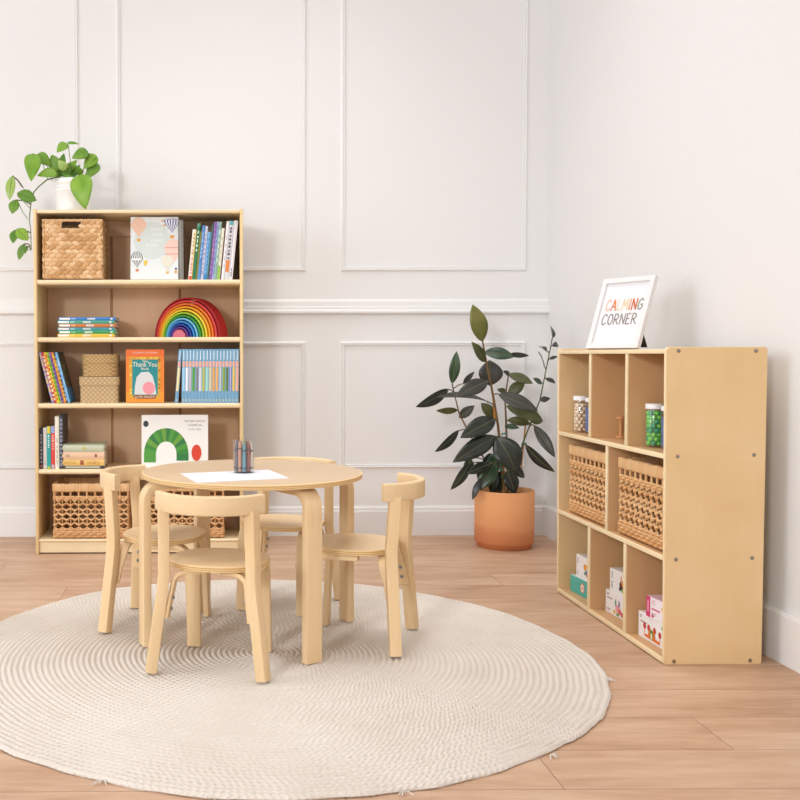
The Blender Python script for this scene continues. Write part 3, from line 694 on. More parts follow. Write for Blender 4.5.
# orange book
def art_orange(mb, w, h, o, ux, uy):
    o = V(o); e = V((0, -.00035, 0))
    mb.rect(0, h*.86, w, h, o, ux, uy, mat('#ee6f24', .35)); mb.rect(0, 0, w, h*.2, o, ux, uy, mat('#f4931f', .35))
    g = mat('#d8a02c', .4); mb.rect(w*.09, h*.075, w*.91, h*.865, o+e, ux, uy, g)
    for q in range(26):
        rn = random.Random(q); s = q % 4; u = rn.random()
        cxx, cyy = ((.12+.76*u, .84), (.12+.76*u, .105), (.125, .1+.74*u), (.875, .1+.74*u))[s]
        mb.ell(w*cxx, h*cyy, .006, .005, o+e*2, ux, uy, mat(('#f0c650', '#a8701c')[q % 2], .4), n=10)
    mb.rect(w*.165, h*.14, w*.835, h*.81, o+e*3, ux, uy, mat('#12898c', .4))
    # plain pale grey and pink rounded shapes
    gr, pk = mat('#d6d7d6', .4), mat('#e8929c', .4)
    mb.poly([(w*.22, h*.15), (w*.80, h*.15), (w*.76, h*.34), (w*.70, h*.50), (w*.60, h*.58), (w*.40, h*.57), (w*.28, h*.48), (w*.24, h*.32)], o+e*4, ux, uy, gr)
    mb.ell(w*.60, h*.27, w*.16, h*.12, o+e*5, ux, uy, pk)
    mb.poly([(w*.25, h*.075), (w*.77, h*.075), (w*.80, h*.135), (w*.22, h*.135)], o+e*6, ux, uy, mat('#8a4a1e', .4))
    wt = mat('#f4ead2', .4)
    mb.text('The', .017, o+e*5+V((w*.5, 0, h*.755)), ux, uy, wt); mb.text('Thank You', .031, o+e*5+V((w*.5, 0, h*.675)), ux, uy, wt, .80); mb.text('Book', .016, o+e*5+V((w*.5, 0, h*.615)), ux, uy, wt)
    mb.text('by MO WILLEMS', .0125, o+e*7+V((w*.5, 0, h*.088)), ux, uy, wt); mb.text('An ELEPHANT & PIGGIE Book', .0105, o+e*5+V((w*.5, 0, h*.925)), ux, uy, mat('#fbf1e0', .4), .85)
cover_book('picture_book', 'orange picture book with a teal panel, facing out beside the woven boxes', .170, .237, .014, (-.379, 4.335, .674), .06, 0, '#f08222', art_orange)
# blue set
SET = ['#f3dc8c', '#9fd2ee', '#f0eff4', '#b7aab0', '#58a53a', '#8a8890', '#d8d6da', '#b9bd5a', '#a6dcd0', '#d6c07a', '#e6a652', '#eab26a', '#a5b4c4', '#8fa63a', '#5c7a4a', '#7d70c0', '#e6c458', '#f0b2a0']
SN = ['pale yellow', 'light blue', 'white', 'mauve grey', 'bright green', 'slate grey', 'pale grey', 'olive yellow', 'mint', 'sand', 'orange', 'apricot', 'blue grey', 'olive green', 'dark green', 'violet', 'golden yellow', 'pink']
x = -.1465; w = .0147
for i, c in enumerate(SET):
    ln = math.radians(4.5) if i == 0 else math.radians(.9)
    if i == 0: xp = -.1465
    else: xp = x+w/math.cos(ln)+.0002
    x = xp
    book('blue set book on the third shelf with a %s spine band' % SN[i], w, .239, .17, '#74a6c8', (xp, 4.322, .6725), ln,
         [(.03, .07, '#c9c6b0', .3), (.22, .66, c, .04), (.22, .66, '#f4f4f2', .44) if i % 3 == 0 else (.25, .63, c, .1), (.67, .775, '#f0b09a', .04), (.80, .97, '#d9ecf6', .36)], 'blue set of books on the third shelf', '#8dbbd8')
    if i == 0: x += .0158
# fourth shelf
UP = [(.0165, .180, '#35323c', 'dark charcoal book at the left end', marks(.15, .9, 8, '#8a8690', 1, .6)+[(.04, .10, '#a85a5a', .2)], None), (.0150, .184, '#e6dcd8', 'plain off white book', marks(.1, .2, 2, '#c4b4b0', 2), None),
      (.0175, .190, '#2aa6a4', 'teal book with a yellow top', [(.83, 1, '#e8cf3c'), (0, .06, '#b9c83c')]+marks(.5, .8, 6, '#d6f0ee', 3, .5), None), (.0175, .190, '#e04a42', 'red book with a light blue top', [(.84, 1, '#8ab4e6'), (0, .10, '#b8b2b8')]+marks(.45, .82, 6, '#f4c4b8', 4, .5), None),
      (.0185, .234, '#e9e4d6', 'tall cream book', marks(.1, .6, 5, '#c9c0ac', 5, .4), None), (.0165, .240, '#3a3c44', 'tall dark patterned book beside the flat stack', marks(.05, .95, 12, '#8e929e', 6, .8), '#35363c')]
def art_dark(mb, x0, x1, w, h, d):
    rn = random.Random(8)
    for q in range(30): mb.ell(.01+rn.random()*d*.85, h*(.05+.9*rn.random()), .006, .005, (x1+.0003, 0, 0), (0, 1, 0), (0, 0, 1), mat('#77746e', .4), n=8)
x = -.7648
for i, (w, h, c, lab, bands, cov) in enumerate(UP):
    book(lab+' of the upright row on the fourth shelf', w, h, .15, c, (x, 4.322+.002*(i % 2), .3795), 0, bands, 'upright books on the fourth shelf', cov, deco=art_dark if i == 5 else None); x += w+.0008
zz = .3795
for c, hh, lab, bands in (('#3a3a3c', .013, 'thin black bound book at the bottom of the flat stack with pale pages', [(.1, .9, '#cfc8b8', .25)]), ('#e6c074', .028, 'tan yellow book with small red motifs, second from the bottom of the stack', [(.48, .56, '#a8503a', .15), (.1, .4, '#d4a85a', .3), (.65, .95, '#d4a85a', .3), (.2, .25, '#b8604a', .25)]),
                         ('#e8c2a0', .034, 'peach coloured book third from the bottom of the flat stack', [(.17, .22, '#8a4a4a', .3), (.8, .9, '#c9a488', .3)]), ('#b9c0a4', .032, 'thick sage green book lying on top of the flat stack', [(.05, .95, '#c6ccb2', .12), (.42, .52, '#c9b860', .35)])):
    book(lab, hh, .192, .145, c, (-.476, 4.325, zz), 0, bands, 'flat books on the fourth shelf', flat=True); zz += hh+.0003
def art_green(mb, w, h, o, ux, uy):                # plain stand-in: a green arch and a red disc on white
    o = V(o); e = V((0, -.0003, 0)); gs = ['#3c8a34', '#4f9a3a', '#2f7a3e', '#6aa03a']
    cxx, cyy, ro, ri = w*.37, h*.26, w*.335, w*.155
    n = 14
    for k in range(n):
        a0, a1 = PI*k/n, PI*(k+1)/n+.02
        P = [(cxx+ro*math.cos(a0), cyy+ro*1.18*math.sin(a0)*.98), (cxx+ro*math.cos(a1), cyy+ro*1.18*math.sin(a1)*.98), (cxx+ri*math.cos(a1), cyy+ri*1.2*math.sin(a1)), (cxx+ri*math.cos(a0), cyy+ri*1.2*math.sin(a0))]
        mb.poly(P, o+e*(k % 2), ux, uy, mat(gs[k % 4], .4))
    mb.rect(cxx-ro, h*.10, cxx-ri, cyy+.001, o+e*2, ux, uy, mat(gs[1], .4)); mb.rect(cxx+ri, h*.13, cxx+ro, cyy+.001, o+e*2, ux, uy, mat(gs[2], .4))
    mb.ell(w*.825, h*.28, w*.075, h*.155, o+e*3, ux, uy, mat('#d8432c', .4))
    mb.ell(w*.065, h*.83, w*.04, h*.06, o+e, ux, uy, mat('#2f3a40', .4))
    gm = mat('#8a8a8e', .4)
    for q, s in enumerate(('THE VERY HUNGRY', 'CATERPILLAR', 'by Eric Carle')): mb.text(s, .0125, o+e+V((w*.80, 0, h*(.86-.075*q))), ux, uy, gm, .85)
cover_book('picture_book', 'wide white picture book with a green arch, facing out on the fourth shelf', .298, .236, .020, (-.311, 4.34, .382), .07, 0, '#f4f2ee', art_green, '#3c4a34')

# ------------------------------------------------------------------ leaves
def leaf(mb, base, tip, width, mt, tilt=0, arch=.1, fold=.12, toward=None, fat=.55, rib=None):
    base, tip = V(base), V(tip); a = tip-base; ln = a.length; T = a.normalized()
    n = (V(toward) if toward else V((-.05, -1, .35))); n = (n-T*n.dot(T)).normalized()
    n = Matrix.Rotation(tilt, 3, T) @ n; s = T.cross(n)
    nu, nv = 10, 4; vs = []
    for i in range(nu+1):
        t = i/nu; wd = width/2*(math.sin(PI*t**.95)**.82*(1-.08*t)*1.04 if fat < .6 else math.sin(PI*t**.7)**.75*(1-.25*t)*1.12)
        c = base+T*ln*t+n*(arch*ln*math.sin(PI*t))
        for j in range(nv+1):
            v = -1+2*j/nv; vs.append(c+s*wd*v+n*(fold*wd*abs(v)*1.2))
    fs = []
    k = nv+1
    for i in range(nu):
        for j in range(nv): fs.append((i*k+j, i*k+j+1, (i+1)*k+j+1, (i+1)*k+j))
    mb.add(vs, fs, mt)
    if rib: mb.tube([vs[i*k+nv//2]+n*.0006 for i in range(nu)], [.0013-.001*i/nu for i in range(nu)], rib, 5)
def solid(o, t=.0012):
    m = o.modifiers.new('thickness', 'SOLIDIFY'); m.thickness = t; m.offset = 0; return o
def leafmat(name, c1, c2, rough, spec):
    m, nt, b = newmat(name); tc = nt.nodes.new('ShaderNodeTexCoord')
    L(nt, ramp(nt, noise(nt, tc.outputs['Object'], 14, 3), [(.35, c1), (.65, c2)]), b.inputs['Base Color'])
    b.inputs['Roughness'].default_value = rough; b.inputs['Specular IOR Level'].default_value = spec
    return m
RUB = leafmat('rubber_leaf', '#1f241d', '#2c3128', .3, .5); RUBG = leafmat('rubber_leaf_grey', '#363631', '#45443e', .38, .45); RUBO = leafmat('rubber_leaf_olive', '#454a24', '#5a5c2c', .4, .5); RUBN = leafmat('rubber_leaf_new', '#5a6024', '#74702e', .4, .5); RUBD = leafmat('rubber_leaf_green', '#26402a', '#3a5236', .3, .6)
RIB = mat('#69704a', .45, .4, 'leaf_midrib')
PC = V((1.354, 4.46, 0))
t = thing('potted_rubber_plant', 'tall rubber plant with dark glossy leaves in a terracotta pot in the corner', 'plant', PC)
m, nt, b = newmat('terracotta'); tc = nt.nodes.new('ShaderNodeTexCoord'); sp = nt.nodes.new('ShaderNodeSeparateXYZ'); L(nt, tc.outputs['Object'], sp.inputs[0])
n1 = noise(nt, tc.outputs['Object'], 5, 4); band = mth(nt, 'ADD', mth(nt, 'MULTIPLY', sp.outputs[2], 4.2), mth(nt, 'MULTIPLY', n1, .35))
L(nt, ramp(nt, band, [(.25, '#c87a4c'), (.5, '#d28a58'), (.62, '#e09b68'), (1, '#e4a26c')]), b.inputs['Base Color']); b.inputs['Roughness'].default_value = .75; TERRA = m
mb = MB(); mb.lathe([(0, 0), (.118, 0), (.122, .004), (.124, .016), (.131, .022), (.133, .03), (.134, .259), (.1325, .263), (.126, .263), (.124, .259), (.122, .235), (0, .234)], TERRA, 64); mb.build('pot', t, 40)
mb = MB(); mb.lathe([(.1225, .236), (.08, .242), (.03, .238), (0, .24)], mat('#241c18', .95, .1, bump=1, bscale=60), 32); mb.build('soil', t)
RY = 4.44
def pt(px, py, dy=0): return at(px, py, RY+dy)-PC
BARK = mat('#7a5a34', .7); GSTEM = mat('#5a6032', .6); PETI = mat('#6a5a34', .6)
def px_m(p): return p*RY/F
def plant_stem(parent, pts, r, m, name='stem'):
    mb = MB(); n = len(pts); mb.tube([pt(*p) for p in pts], [r*(1-.5*i/(n-1)) for i in range(n)], m, 8); return mb.build(name, parent)
def grow(parent, rows, seed, stem):
    rn = random.Random(seed); mb = MB(); S = [pt(*p) for p in stem]
    for bx_, by_, tx_, ty_, w, mt, *o in rows:
        d0 = o[0] if o else rn.uniform(-.05, .03); d1 = o[1] if len(o) > 1 else d0+rn.uniform(-.10, .02)
        B, T = pt(bx_, by_, d0), pt(tx_, ty_, d1); wm = px_m(w); ln = (T-B).length
        real = max(wm, min(.27*ln, wm*2.2)); tl = math.acos(min(1, wm/real))*rn.choice((-1, 1))
        leaf(mb, B, T, real*(1.08 if w < 15 else .98), mt, tl, rn.uniform(.03, .10)*(1 if w > 6 else .8), .16, rib=RIB if w > 6 else None)
        q = min(S, key=lambda s: (s-B).length+2*abs(s.z-B.z+.02)) ; dd = B-q
        if dd.length > .004: mb.tube([q, q+dd*.5+V((0, 0, .006)), B+(T-B)*.04], .0022, PETI, 5)
    return solid(mb.build('foliage', parent, 60))
def dens(pts):
    o = []
    for a, b2 in zip(pts, pts[1:]):
        for k in range(6): o.append(tuple(a[j]+(b2[j]-a[j])*k/6 for j in range(3)))
    return o+[pts[-1]]
s1 = [(505, 499, .02), (501, 455, 0), (498, 425, 0), (492, 390, 0), (486, 360, 0), (482.5, 341, 0)]
st = plant_stem(t, s1, .0075, BARK)
grow(st, [(482.4, 342, 472.4, 304.4, 18, RUBN, 0, -.01), (485, 362, 471.5, 341.6, 9, RUBO), (484, 352, 514.5, 357, 12, RUBD, -.02, -.06), (490, 386, 489.5, 360, 25, RUBG, .04, .05),
          (488, 381, 455.5, 397, 16, RUBG, -.04, -.12), (489, 402, 436, 397.5, 9.5, RUBG, -.03, -.1), (494, 418, 481, 403, 11, RUBO, .02, .03),
          (495.5, 419, 460, 438, 19, RUB, -.05, -.13), (496.6, 436, 452.5, 462.5, 19, RUB, -.06, -.14), (496.6, 436, 517, 474, 28, RUB, -.07, -.14), (498, 394, 538, 411, 14, RUBG, -.04, -.1),
          (496.6, 461, 477.5, 491, 17, RUBD, -.01, -.04), (495.5, 468, 492, 494, 13, RUB, .03, .02), (497, 457, 482, 463, 11, RUB, .03, 0), (492, 463, 466, 474, 10, RUB, -.02, -.05), (500, 452, 488, 474, 14, RUBD, .02, .0), (503, 468, 499, 493, 10, RUB, .05, .04)], 1, dens(s1))
s2 = [(508, 499, .05), (507, 450, .04), (506, 420, .04), (505, 398, .04), (509, 372, .04)]
st = plant_stem(t, s2, .006, BARK)
grow(st, [(508, 374, 533, 383.5, 9.5, RUBO, .02, -.03), (509, 354, 529, 355.6, 4.5, RUB, .03, .0), (508, 395, 525, 381, 11, RUBO, .03, .02), (507, 392.4, 497, 389.5, 5.5, RUBO, .04, .04), (506, 406, 543, 421, 16, RUBO, .0, -.03), (507, 420, 531, 424, 9, RUBO, .02, .0), (504.5, 426, 519.5, 428, 5.5, RUBD), (509, 376, 503, 371, 5, RUB), (507, 470, 514.6, 494, 14, RUB, .0, -.02), (509, 465, 524.5, 478, 9, RUB, .05, .05)], 2, dens(s2)+[(509, 354, .03)])
s3 = [(500, 499, .03), (488, 465, .02), (470, 435, .02), (459, 413, .01), (452, 384, .01)]
st = plant_stem(t, s3, .005, BARK)
grow(st, [(452, 384, 456.6, 351, 10, RUBD, .0, -.02), (449, 389, 415.6, 407, 9, RUB, -.02, -.1), (458, 410, 436, 410.6, 5.5, RUBO), (459, 418, 474.5, 405.5, 9, RUBG), (463, 384, 474.4, 371.5, 5, RUB), (459, 430, 434.7, 452, 7, RUB, -.02, -.08), (470, 462, 450.5, 490, 9, RUB, -.02, -.06), (481, 478, 472.5, 500, 6, RUB, -.05, -.06), (470, 458, 467, 474, 10, RUBD, .03, .03), (486, 462, 478, 480, 10, RUB, .04, .03)], 3, dens(s3))
s4 = [(512, 499, .06), (518, 460, .04), (524, 440, .03), (540, 400, .0), (546, 370, .0), (552.6, 337, .0)]
st = plant_stem(t, s4, .0045, GSTEM)
grow(st, [(552.6, 338, 550.2, 326, 3.5, RUB), (546, 351, 539, 347, 2.5, RUB), (544, 367, 538, 351.6, 4.5, RUB), (552, 346, 557.5, 344.2, 2.6, RUB), (549, 359, 558, 356.4, 3.2, RUB), (545.5, 378, 555.4, 383.4, 5, RUB), (542, 384, 533, 378, 5, RUBD), (540, 400, 550.4, 398.4, 3.4, RUB), (534, 425, 555, 457.6, 10, RUBG, -.02, -.09), (525, 444, 555, 472, 6.5, RUB, -.03, -.1), (529, 419, 542.7, 421.6, 9, RUBO, .03, .03)], 4, dens(s4))
mb = MB(); mb.tube([pt(504, 499, .01), pt(504, 440, .01)], .0035, mat('#b9803e', .6), 8); mb.tube([pt(521, 470, .05), pt(527, 409, .03)], .0035, mat('#b9803e', .6), 8); mb.tube([pt(495, 420, .005), pt(494, 400, .0)], .006, mat('#b97c36', .6), 8); mb.build('support_stake', t)
for px_, py_, dy in ((504, 434, .0), (481, 466, .0), (500, 470, -.01), (503.5, 477, .0), (524, 444, .02)):
    mb = MB(); c = pt(px_, py_, dy); mb.tube([c+V((.011*math.cos(2*PI*i/12), .011*math.sin(2*PI*i/12), .004*math.sin(i))) for i in range(13)], .0022, mat('#1f8f6e', .5), 6); mb.build('plant_tie', t)

# ---- pothos on the bookcase
PO = leafmat('pothos_leaf', '#6c9a28', '#88ae3a', .42, .4); PO2 = leafmat('pothos_leaf_deep', '#58862a', '#739c34', .42, .4); PO3 = leafmat('pothos_leaf_pale', '#94b450', '#aec478', .45, .4)
QY = 4.45; QC = V((at(73, 209, QY).x, QY, 1.5258))
t = thing('potted_pothos', 'trailing green pothos in a white pot on top of the bookcase', 'plant', QC)
WP = mat('#f2efec', .3, .5, 'white_glaze')
mb = MB(); mb.lathe([(0, 0), (.068, 0), (.072, .004), (.0745, .03), (.077, .095), (.0815, .1), (.0815, .107), (.079, .110), (.0815, .114), (.0815, .122), (.0795, .125), (.083, .130), (.0845, .15), (.083, .153), (.078, .153), (.075, .13), (0, .128)], WP, 48); mb.build('pot', t, 40)
mb = MB(); mb.lathe([(.0755, .130), (.04, .136), (0, .134)], mat('#2a211b', .95, .1, bump=1, bscale=60), 24); mb.build('soil', t)
RY = QY; PC = QC+V((.008, 0, 0))
vs_ = [(66, 182, .0), (60, 177, -.04), (49, 179.6, -.07), (40, 187, -.06), (35.5, 192.5, -.05), (32.9, 201.5, -.05), (31, 219, -.05), (32.5, 229.4, -.05), (33, 250, -.05)]
VST = mat('#5f7a30', .6)
st = plant_stem(t, vs_, .0036, VST, 'trailing_vine')
grow(st, [(14.5, 175.6, 11.4, 200.5, 9, PO3, -.06, -.08), (19, 193, 38.3, 200.8, 12, PO2, -.08, -.08), (18, 199.5, 14, 214, 10, PO2, -.06, -.08), (16.6, 230, 14.9, 243.4, 8, PO2), (18.5, 229, 30, 240.5, 11, PO, -.06, -.08), (26.2, 243.4, 20.6, 260, 7, PO2), (28.8, 246, 26.6, 254, 3.6, PO2)], 11, dens(vs_)+[(24, 187, -.06), (20, 197, -.06), (27, 218, -.05)])
mb = MB()
for p in ([(32, 208.5), (24, 200), (19.5, 194)], [(29.5, 219), (24, 211), (19, 200)], [(24.5, 186.5), (20, 180), (14.5, 175.6)], [(32, 204), (29, 195), (24.5, 186.5)], [(32, 238), (25, 235), (18, 230)], [(33, 250), (30, 250), (27, 244)]):
    mb.tube([pt(a, b2, -.055) for a, b2 in p], .0016, VST, 5)
mb.build('petiole', t)
mb = MB(); hub = (70, 180)
rows = [(35.5, 153.5, 33, 181.5, 14, PO, -.09, -.13), (39, 154, 53, 166, 10, PO2, -.05, -.03), (60, 171, 53.5, 154.6, 12, PO2, -.02, -.02), (59, 173, 39, 176, 11, PO, -.06, -.09), (69, 143.4, 58.6, 152.5, 9, PO, -.03, -.06), (69, 143, 81, 144.2, 3, PO2), (90, 151.6, 73.5, 158.5, 10, PO2, -.04, -.06),
        (98, 155, 85.5, 169, 11, PO, -.02, -.03), (99, 162.5, 88.3, 179, 11, PO2, .0, -.02), (83, 174, 87.4, 209.5, 19, PO, -.10, -.12), (82, 175, 78.7, 165.5, 8, PO2), (66, 177, 72, 162, 8, PO2, .0, .02), (61, 174, 65.8, 153, 8, PO2, .02, .03), (64, 178, 76, 177, 5, PO2), (66, 176, 57, 165, 8, PO, .03, .03), (70, 178, 82, 165, 9, PO2, .04, .05), (64, 175, 50, 170, 9, PO2, .02, .0), (68, 170, 60, 160, 8, PO3, -.04, -.05), (70, 172, 79, 160, 8, PO, .05, .06)]
pm = MB(); stems_ = [(37, 156, 50, 178), (60, 172, 64, 182), (70, 145, 72, 182), (91, 153, 80, 182), (98, 157, 82, 182), (83, 175, 80, 180), (40, 155, 54, 179), (86, 170, 78, 182)]
for a, b2, c, d in stems_: pm.tube([pt(a, b2, -.03), pt((a+c)/2+1, (b2+d)/2-3, -.03), pt(c, d+2, -.01)], .0017, VST, 5)
pm.build('petiole', t)
grow(t, rows, 21, [(64+i*2.4, 181, -.02) for i in range(7)]) if False else None
rn = random.Random(21)
for bx_, by_, tx_, ty_, w, mt, *o in rows:
    d0 = o[0] if o else rn.uniform(-.04, .03); d1 = o[1] if len(o) > 1 else d0-.02
    leaf(mb, pt(bx_, by_, d0), pt(tx_, ty_, d1), px_m(w)*1.15, mt, rn.uniform(-.3, .3), rn.uniform(.02, .10), .14, fat=.7)
solid(mb.build('foliage', t, 60))

# ------------------------------------------------------------------ cabinet
KX, KY0, KY1, KD, KH, KT = 1.2829, 2.7309, 3.591, .2874, .905, .0145
KB = KX+KD
t = thing('storage_cabinet', 'low open birch storage cabinet with eight compartments along the right wall', 'cabinet')
def rounded_panel(y0, y1):
    mb = MB(); pts = []
    for cx_, cz_, a0 in ((KX+KD-.008, KH-.008, 0), (KX+.012, KH-.012, PI/2), (KX+.012, .006, PI), (KX+KD-.008, .006, 1.5*PI)):
        r = .012 if cx_ < KX+.1 else .008
        if cz_ < .1: r = .006
        for i in range(5):
            a = a0+PI/2*i/4; pts.append((cx_+r*math.cos(a), cz_+r*math.sin(a)))
    n = len(pts); e = .002; cX = KX+KD/2; cZ = KH/2; rings = []
    for y, s in ((y0, e), (y0+e, 0), (y1-e, 0), (y1, e)):
        rings += [(x-(x-cX)/abs(x-cX)*s, y, z-(z-cZ)/abs(z-cZ)*s) for x, z in pts]
    mb.add(rings[:2*n], [(j, (j+1) % n, n+(j+1) % n, n+j) for j in range(n)]+[tuple(range(n))], CAB_WOOD)
    mb.add(rings[n:3*n], [(j, (j+1) % n, n+(j+1) % n, n+j) for j in range(n)], CAB_EDGE)
    mb.add(rings[2*n:], [(j, (j+1) % n, n+(j+1) % n, n+j) for j in range(n)]+[tuple(range(n, 2*n))], CAB_WOOD); return mb
rounded_panel(KY0, KY0+KT).build('side_panel', t, 30); rounded_panel(KY1-KT, KY1).build('side_panel', t, 30)
def board(name, x0, x1, y0, y1, z0, z1):
    mb = MB(); e = .006
    if z1-z0 < .05: mb.box(x0, x0+e, y0, y1, z0, z1, CAB_EDGE, .0015, 2); mb.box(x0+e-.0005, x1, y0, y1, z0+.0002, z1-.0002, CAB_SHADE)
    else: mb.box(x0, x0+e, y0, y1, z0, z1, CAB_EDGE, .0015, 2); mb.box(x0+e-.0005, x1, y0+.0002, y1-.0002, z0, z1, CAB_SHADE)
    return mb.build(name, t, 30)
KA, KBZ, KF = .602, .312, .018
y0, y1 = KY0+KT, KY1-KT
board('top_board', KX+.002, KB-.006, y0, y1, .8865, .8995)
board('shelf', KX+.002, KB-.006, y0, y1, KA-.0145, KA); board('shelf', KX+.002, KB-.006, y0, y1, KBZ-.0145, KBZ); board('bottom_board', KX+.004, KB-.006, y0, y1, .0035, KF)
DT = .0155
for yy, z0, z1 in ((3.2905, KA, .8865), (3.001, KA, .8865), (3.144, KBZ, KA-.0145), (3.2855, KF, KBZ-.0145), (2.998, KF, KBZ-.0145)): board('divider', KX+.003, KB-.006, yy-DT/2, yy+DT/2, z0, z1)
mb = MB(); mb.box(KB-.006, KB, y0, y1, .004, .8995, CAB_WOOD); mb.build('back_panel', t)
for px_, py_ in ((678.6, 351), (756, 351), (677.6, 456.5), (754, 455), (676, 559.5), (752, 558), (674, 661.5), (750, 660.4)):
    q = at(px_, py_, KY0); mb = MB(); mb.lathe([(.0046, 0), (.0043, .0012), (.0022, .0014), (.0016, .0004), (0, .0004)], STEEL, 16); mb.lathe([(.0062, 0), (.0062, .0006), (.0045, .0008)], mat('#b98e5c', .5), 16)
    o = mb.build('screw', t); o.location = (q.x, KY0, q.z); o.rotation_euler = (PI/2, 0, 0)
# baskets
for yy, lab in ((3.522, 'open weave basket in the far compartment of the middle row of the low cabinet'), (3.0945, 'open weave basket in the near compartment of the middle row of the low cabinet')):
    dup(ob, (KX+.018, yy, KBZ+.004), (0, 0, -PI/2), lab)
# jars of beads
LID = mat('#f0eeec', .35, .5, 'white_lid')
def jar(label, loc, r=.031, h=.128):
    t = thing('lidded_jar', label, 'jar', loc)
    mb = MB(); mb.lathe([(0, 0), (r*.94, 0), (r, .004), (r, h*.80), (r*.86, h*.86), (r*.86, h*.90), (r*.83, h*.90), (r*.83, h*.86), (r*.95, h*.80), (r*.95, .004), (0, .003)], GLASS, 32); mb.build('glass_body', t)
    mb = MB(); mb.lathe([(0, h*.88), (r*.95, h*.88), (r*.97, h*.885), (r*.97, h*.985), (r*.92, h), (0, h)], LID, 32); mb.build('lid', t); return t
def beads(center, cols, label, group, br, r, h, seed):
    rn = random.Random(seed); ms = [MB().ball((0, 0, 0), br, mat(c, .3, .5), 12, 8).mesh('bead', 180) for c in cols]; k = 0; z = .004+br; layer = 0
    while z < h:
        ro = r-br-.0015; n = int(2*PI*ro/(2*br*1.04))
        for i in range(n):
            a = 2*PI*(i+.5*(layer % 2))/n; o = bpy.data.objects.new('bead', rn.choice(ms)); C.objects.link(o); o.location = V(center)+V((ro*math.cos(a), ro*math.sin(a), z)); tag(o, label, 'bead', group)
        if ro > 2.1*br:
            r2 = ro-2.05*br; n2 = max(1, int(2*PI*r2/(2*br*1.04)))
            for i in range(n2):
                a = 2*PI*i/n2; o = bpy.data.objects.new('bead', rn.choice(ms)); C.objects.link(o); o.location = V(center)+V((r2*math.cos(a)*(n2 > 1), r2*math.sin(a)*(n2 > 1), z+br*.2)); tag(o, label, 'bead', group)
        z += br*1.72; layer += 1
j1 = (1.344, 3.52, KA+.0005); jar('clear jar of natural wooden beads in the far top compartment of the cabinet', j1, .0265, .132)
beads(j1, ['#f2d8b4', '#e8c69c', '#f7e2c4'], 'natural wooden bead in the jar in the far top compartment', 'natural wooden beads in the jar', .0072, .0252, .108, 1)
j2 = (1.3515, 2.949, KA+.0005); jar('clear jar of green beads in the near top compartment of the cabinet', j2, .0265, .132)
beads(j2, ['#2fae4c', '#229c60', '#66cc44', '#7cd454'], 'shiny green bead in the jar in the near top compartment', 'green beads in the jar', .0076, .0252, .108, 2)
def blue_fill(loc, lab, lab2, r=.0265, h=.128):
    jar(lab, loc, r, h); mb = MB(); rn = random.Random(4)
    mb.lathe([(0, .0065), (r*.86, .0065), (r*.86, h*.72), (0, h*.74)], mat('#4a68a8', .5), 24)
    for q in range(260):
        a = rn.uniform(0, 2*PI); mb.ball((r*.87*math.cos(a), r*.87*math.sin(a), rn.uniform(.008, h*.72)), .0016, mat(rn.choice(('#5f7fc0', '#3a5696', '#7c98d0')), .4), 6, 4)
    o = mb.build('seed_beads', smooth=60); o.location = loc; tag(o, lab2, 'beads', kind='stuff')
blue_fill((1.3655, 3.462, KA+.0005), 'clear jar of blue seed beads beside the natural bead jar', 'tiny blue seed beads filling the jar beside the natural wooden beads')
blue_fill((1.372, 2.889, KA+.0005), 'clear jar of blue seed beads beside the green bead jar', 'tiny blue seed beads filling the jar beside the green beads')
# wooden spool
t = thing('wooden_spool', 'small wooden spool standing in the middle top compartment of the cabinet', 'spool', (1.374, 3.243, KA+.0005))
WD = mat('#c98f5c', .5)
mb = MB(); mb.lathe([(0, 0), (.0145, 0), (.015, .002), (.015, .006), (.0138, .0085), (.0055, .009), (.005, .012), (.005, .062), (.0055, .065), (.0138, .0655), (.015, .068), (.015, .072), (.0145, .074), (0, .074)], WD, 28); mb.build('turned_spool', t, 40)
# printed toy boxes
def toy_box(label, A, B, z0, z1, depth, face, side, art=None, topc=None):
    """A far bottom corner and B near bottom corner of the printed front"""
    A, B = V((*A, z0)), V((*B, z0)); u = (B-A).normalized(); w = (B-A).length; n = V((u.y, -u.x, 0))   # n looks out of the front
    if n.x > 0: n = -n
    h = z1-z0; t = thing('toy_box', label, 'box', A)
    mb = MB(); vs = []
    for zz in (0, h):
        for a, d in ((0, 0), (w, 0), (w, depth), (0, depth)): vs.append(u*a-n*d+V((0, 0, zz)))
    fm, sm, tm = mat(face, .35, .4), mat(side, .35, .4), mat(topc or face, .35, .4)
    mb.add(vs, [(0, 1, 5, 4)], fm); mb.add(vs, [(1, 2, 6, 5), (2, 3, 7, 6), (3, 0, 4, 7)], sm); mb.add(vs, [(3, 2, 1, 0)], sm); mb.add(vs, [(4, 5, 6, 7)], tm)
    if art: art(mb, w, h, n*.0005, u, V((0, 0, 1)), n)
    mb.build('carton', t, 0)
    mb = MB(); mb.box(.004, w-.004, .001, .003, h-.0006, h+.0004, tm, M=Matrix.Translation((0, 0, 0)) @ Matrix(((u.x, -n.x, 0, 0), (u.y, -n.y, 0, 0), (0, 0, 1, 0), (0, 0, 0, 1)))); mb.build('lid_flap', t, 0)
    return t
def lines(mb, u0, v0, n, s, o, ux, uy, c, ln=.02):
    for i in range(n): mb.rect(u0, v0-i*s, u0+ln*(1-.25*(i % 2)), v0-i*s+s*.45, o, ux, uy, mat(c, .5))
def blobs(mb, cx_, cy_, L_, o, ux, uy, n):
    for i, (du, dv, ru, rv, c) in enumerate(L_): mb.ell(cx_+du, cy_+dv, ru, rv, V(o)+n*(.0002*i), ux, uy, mat(c, .4), n=14)
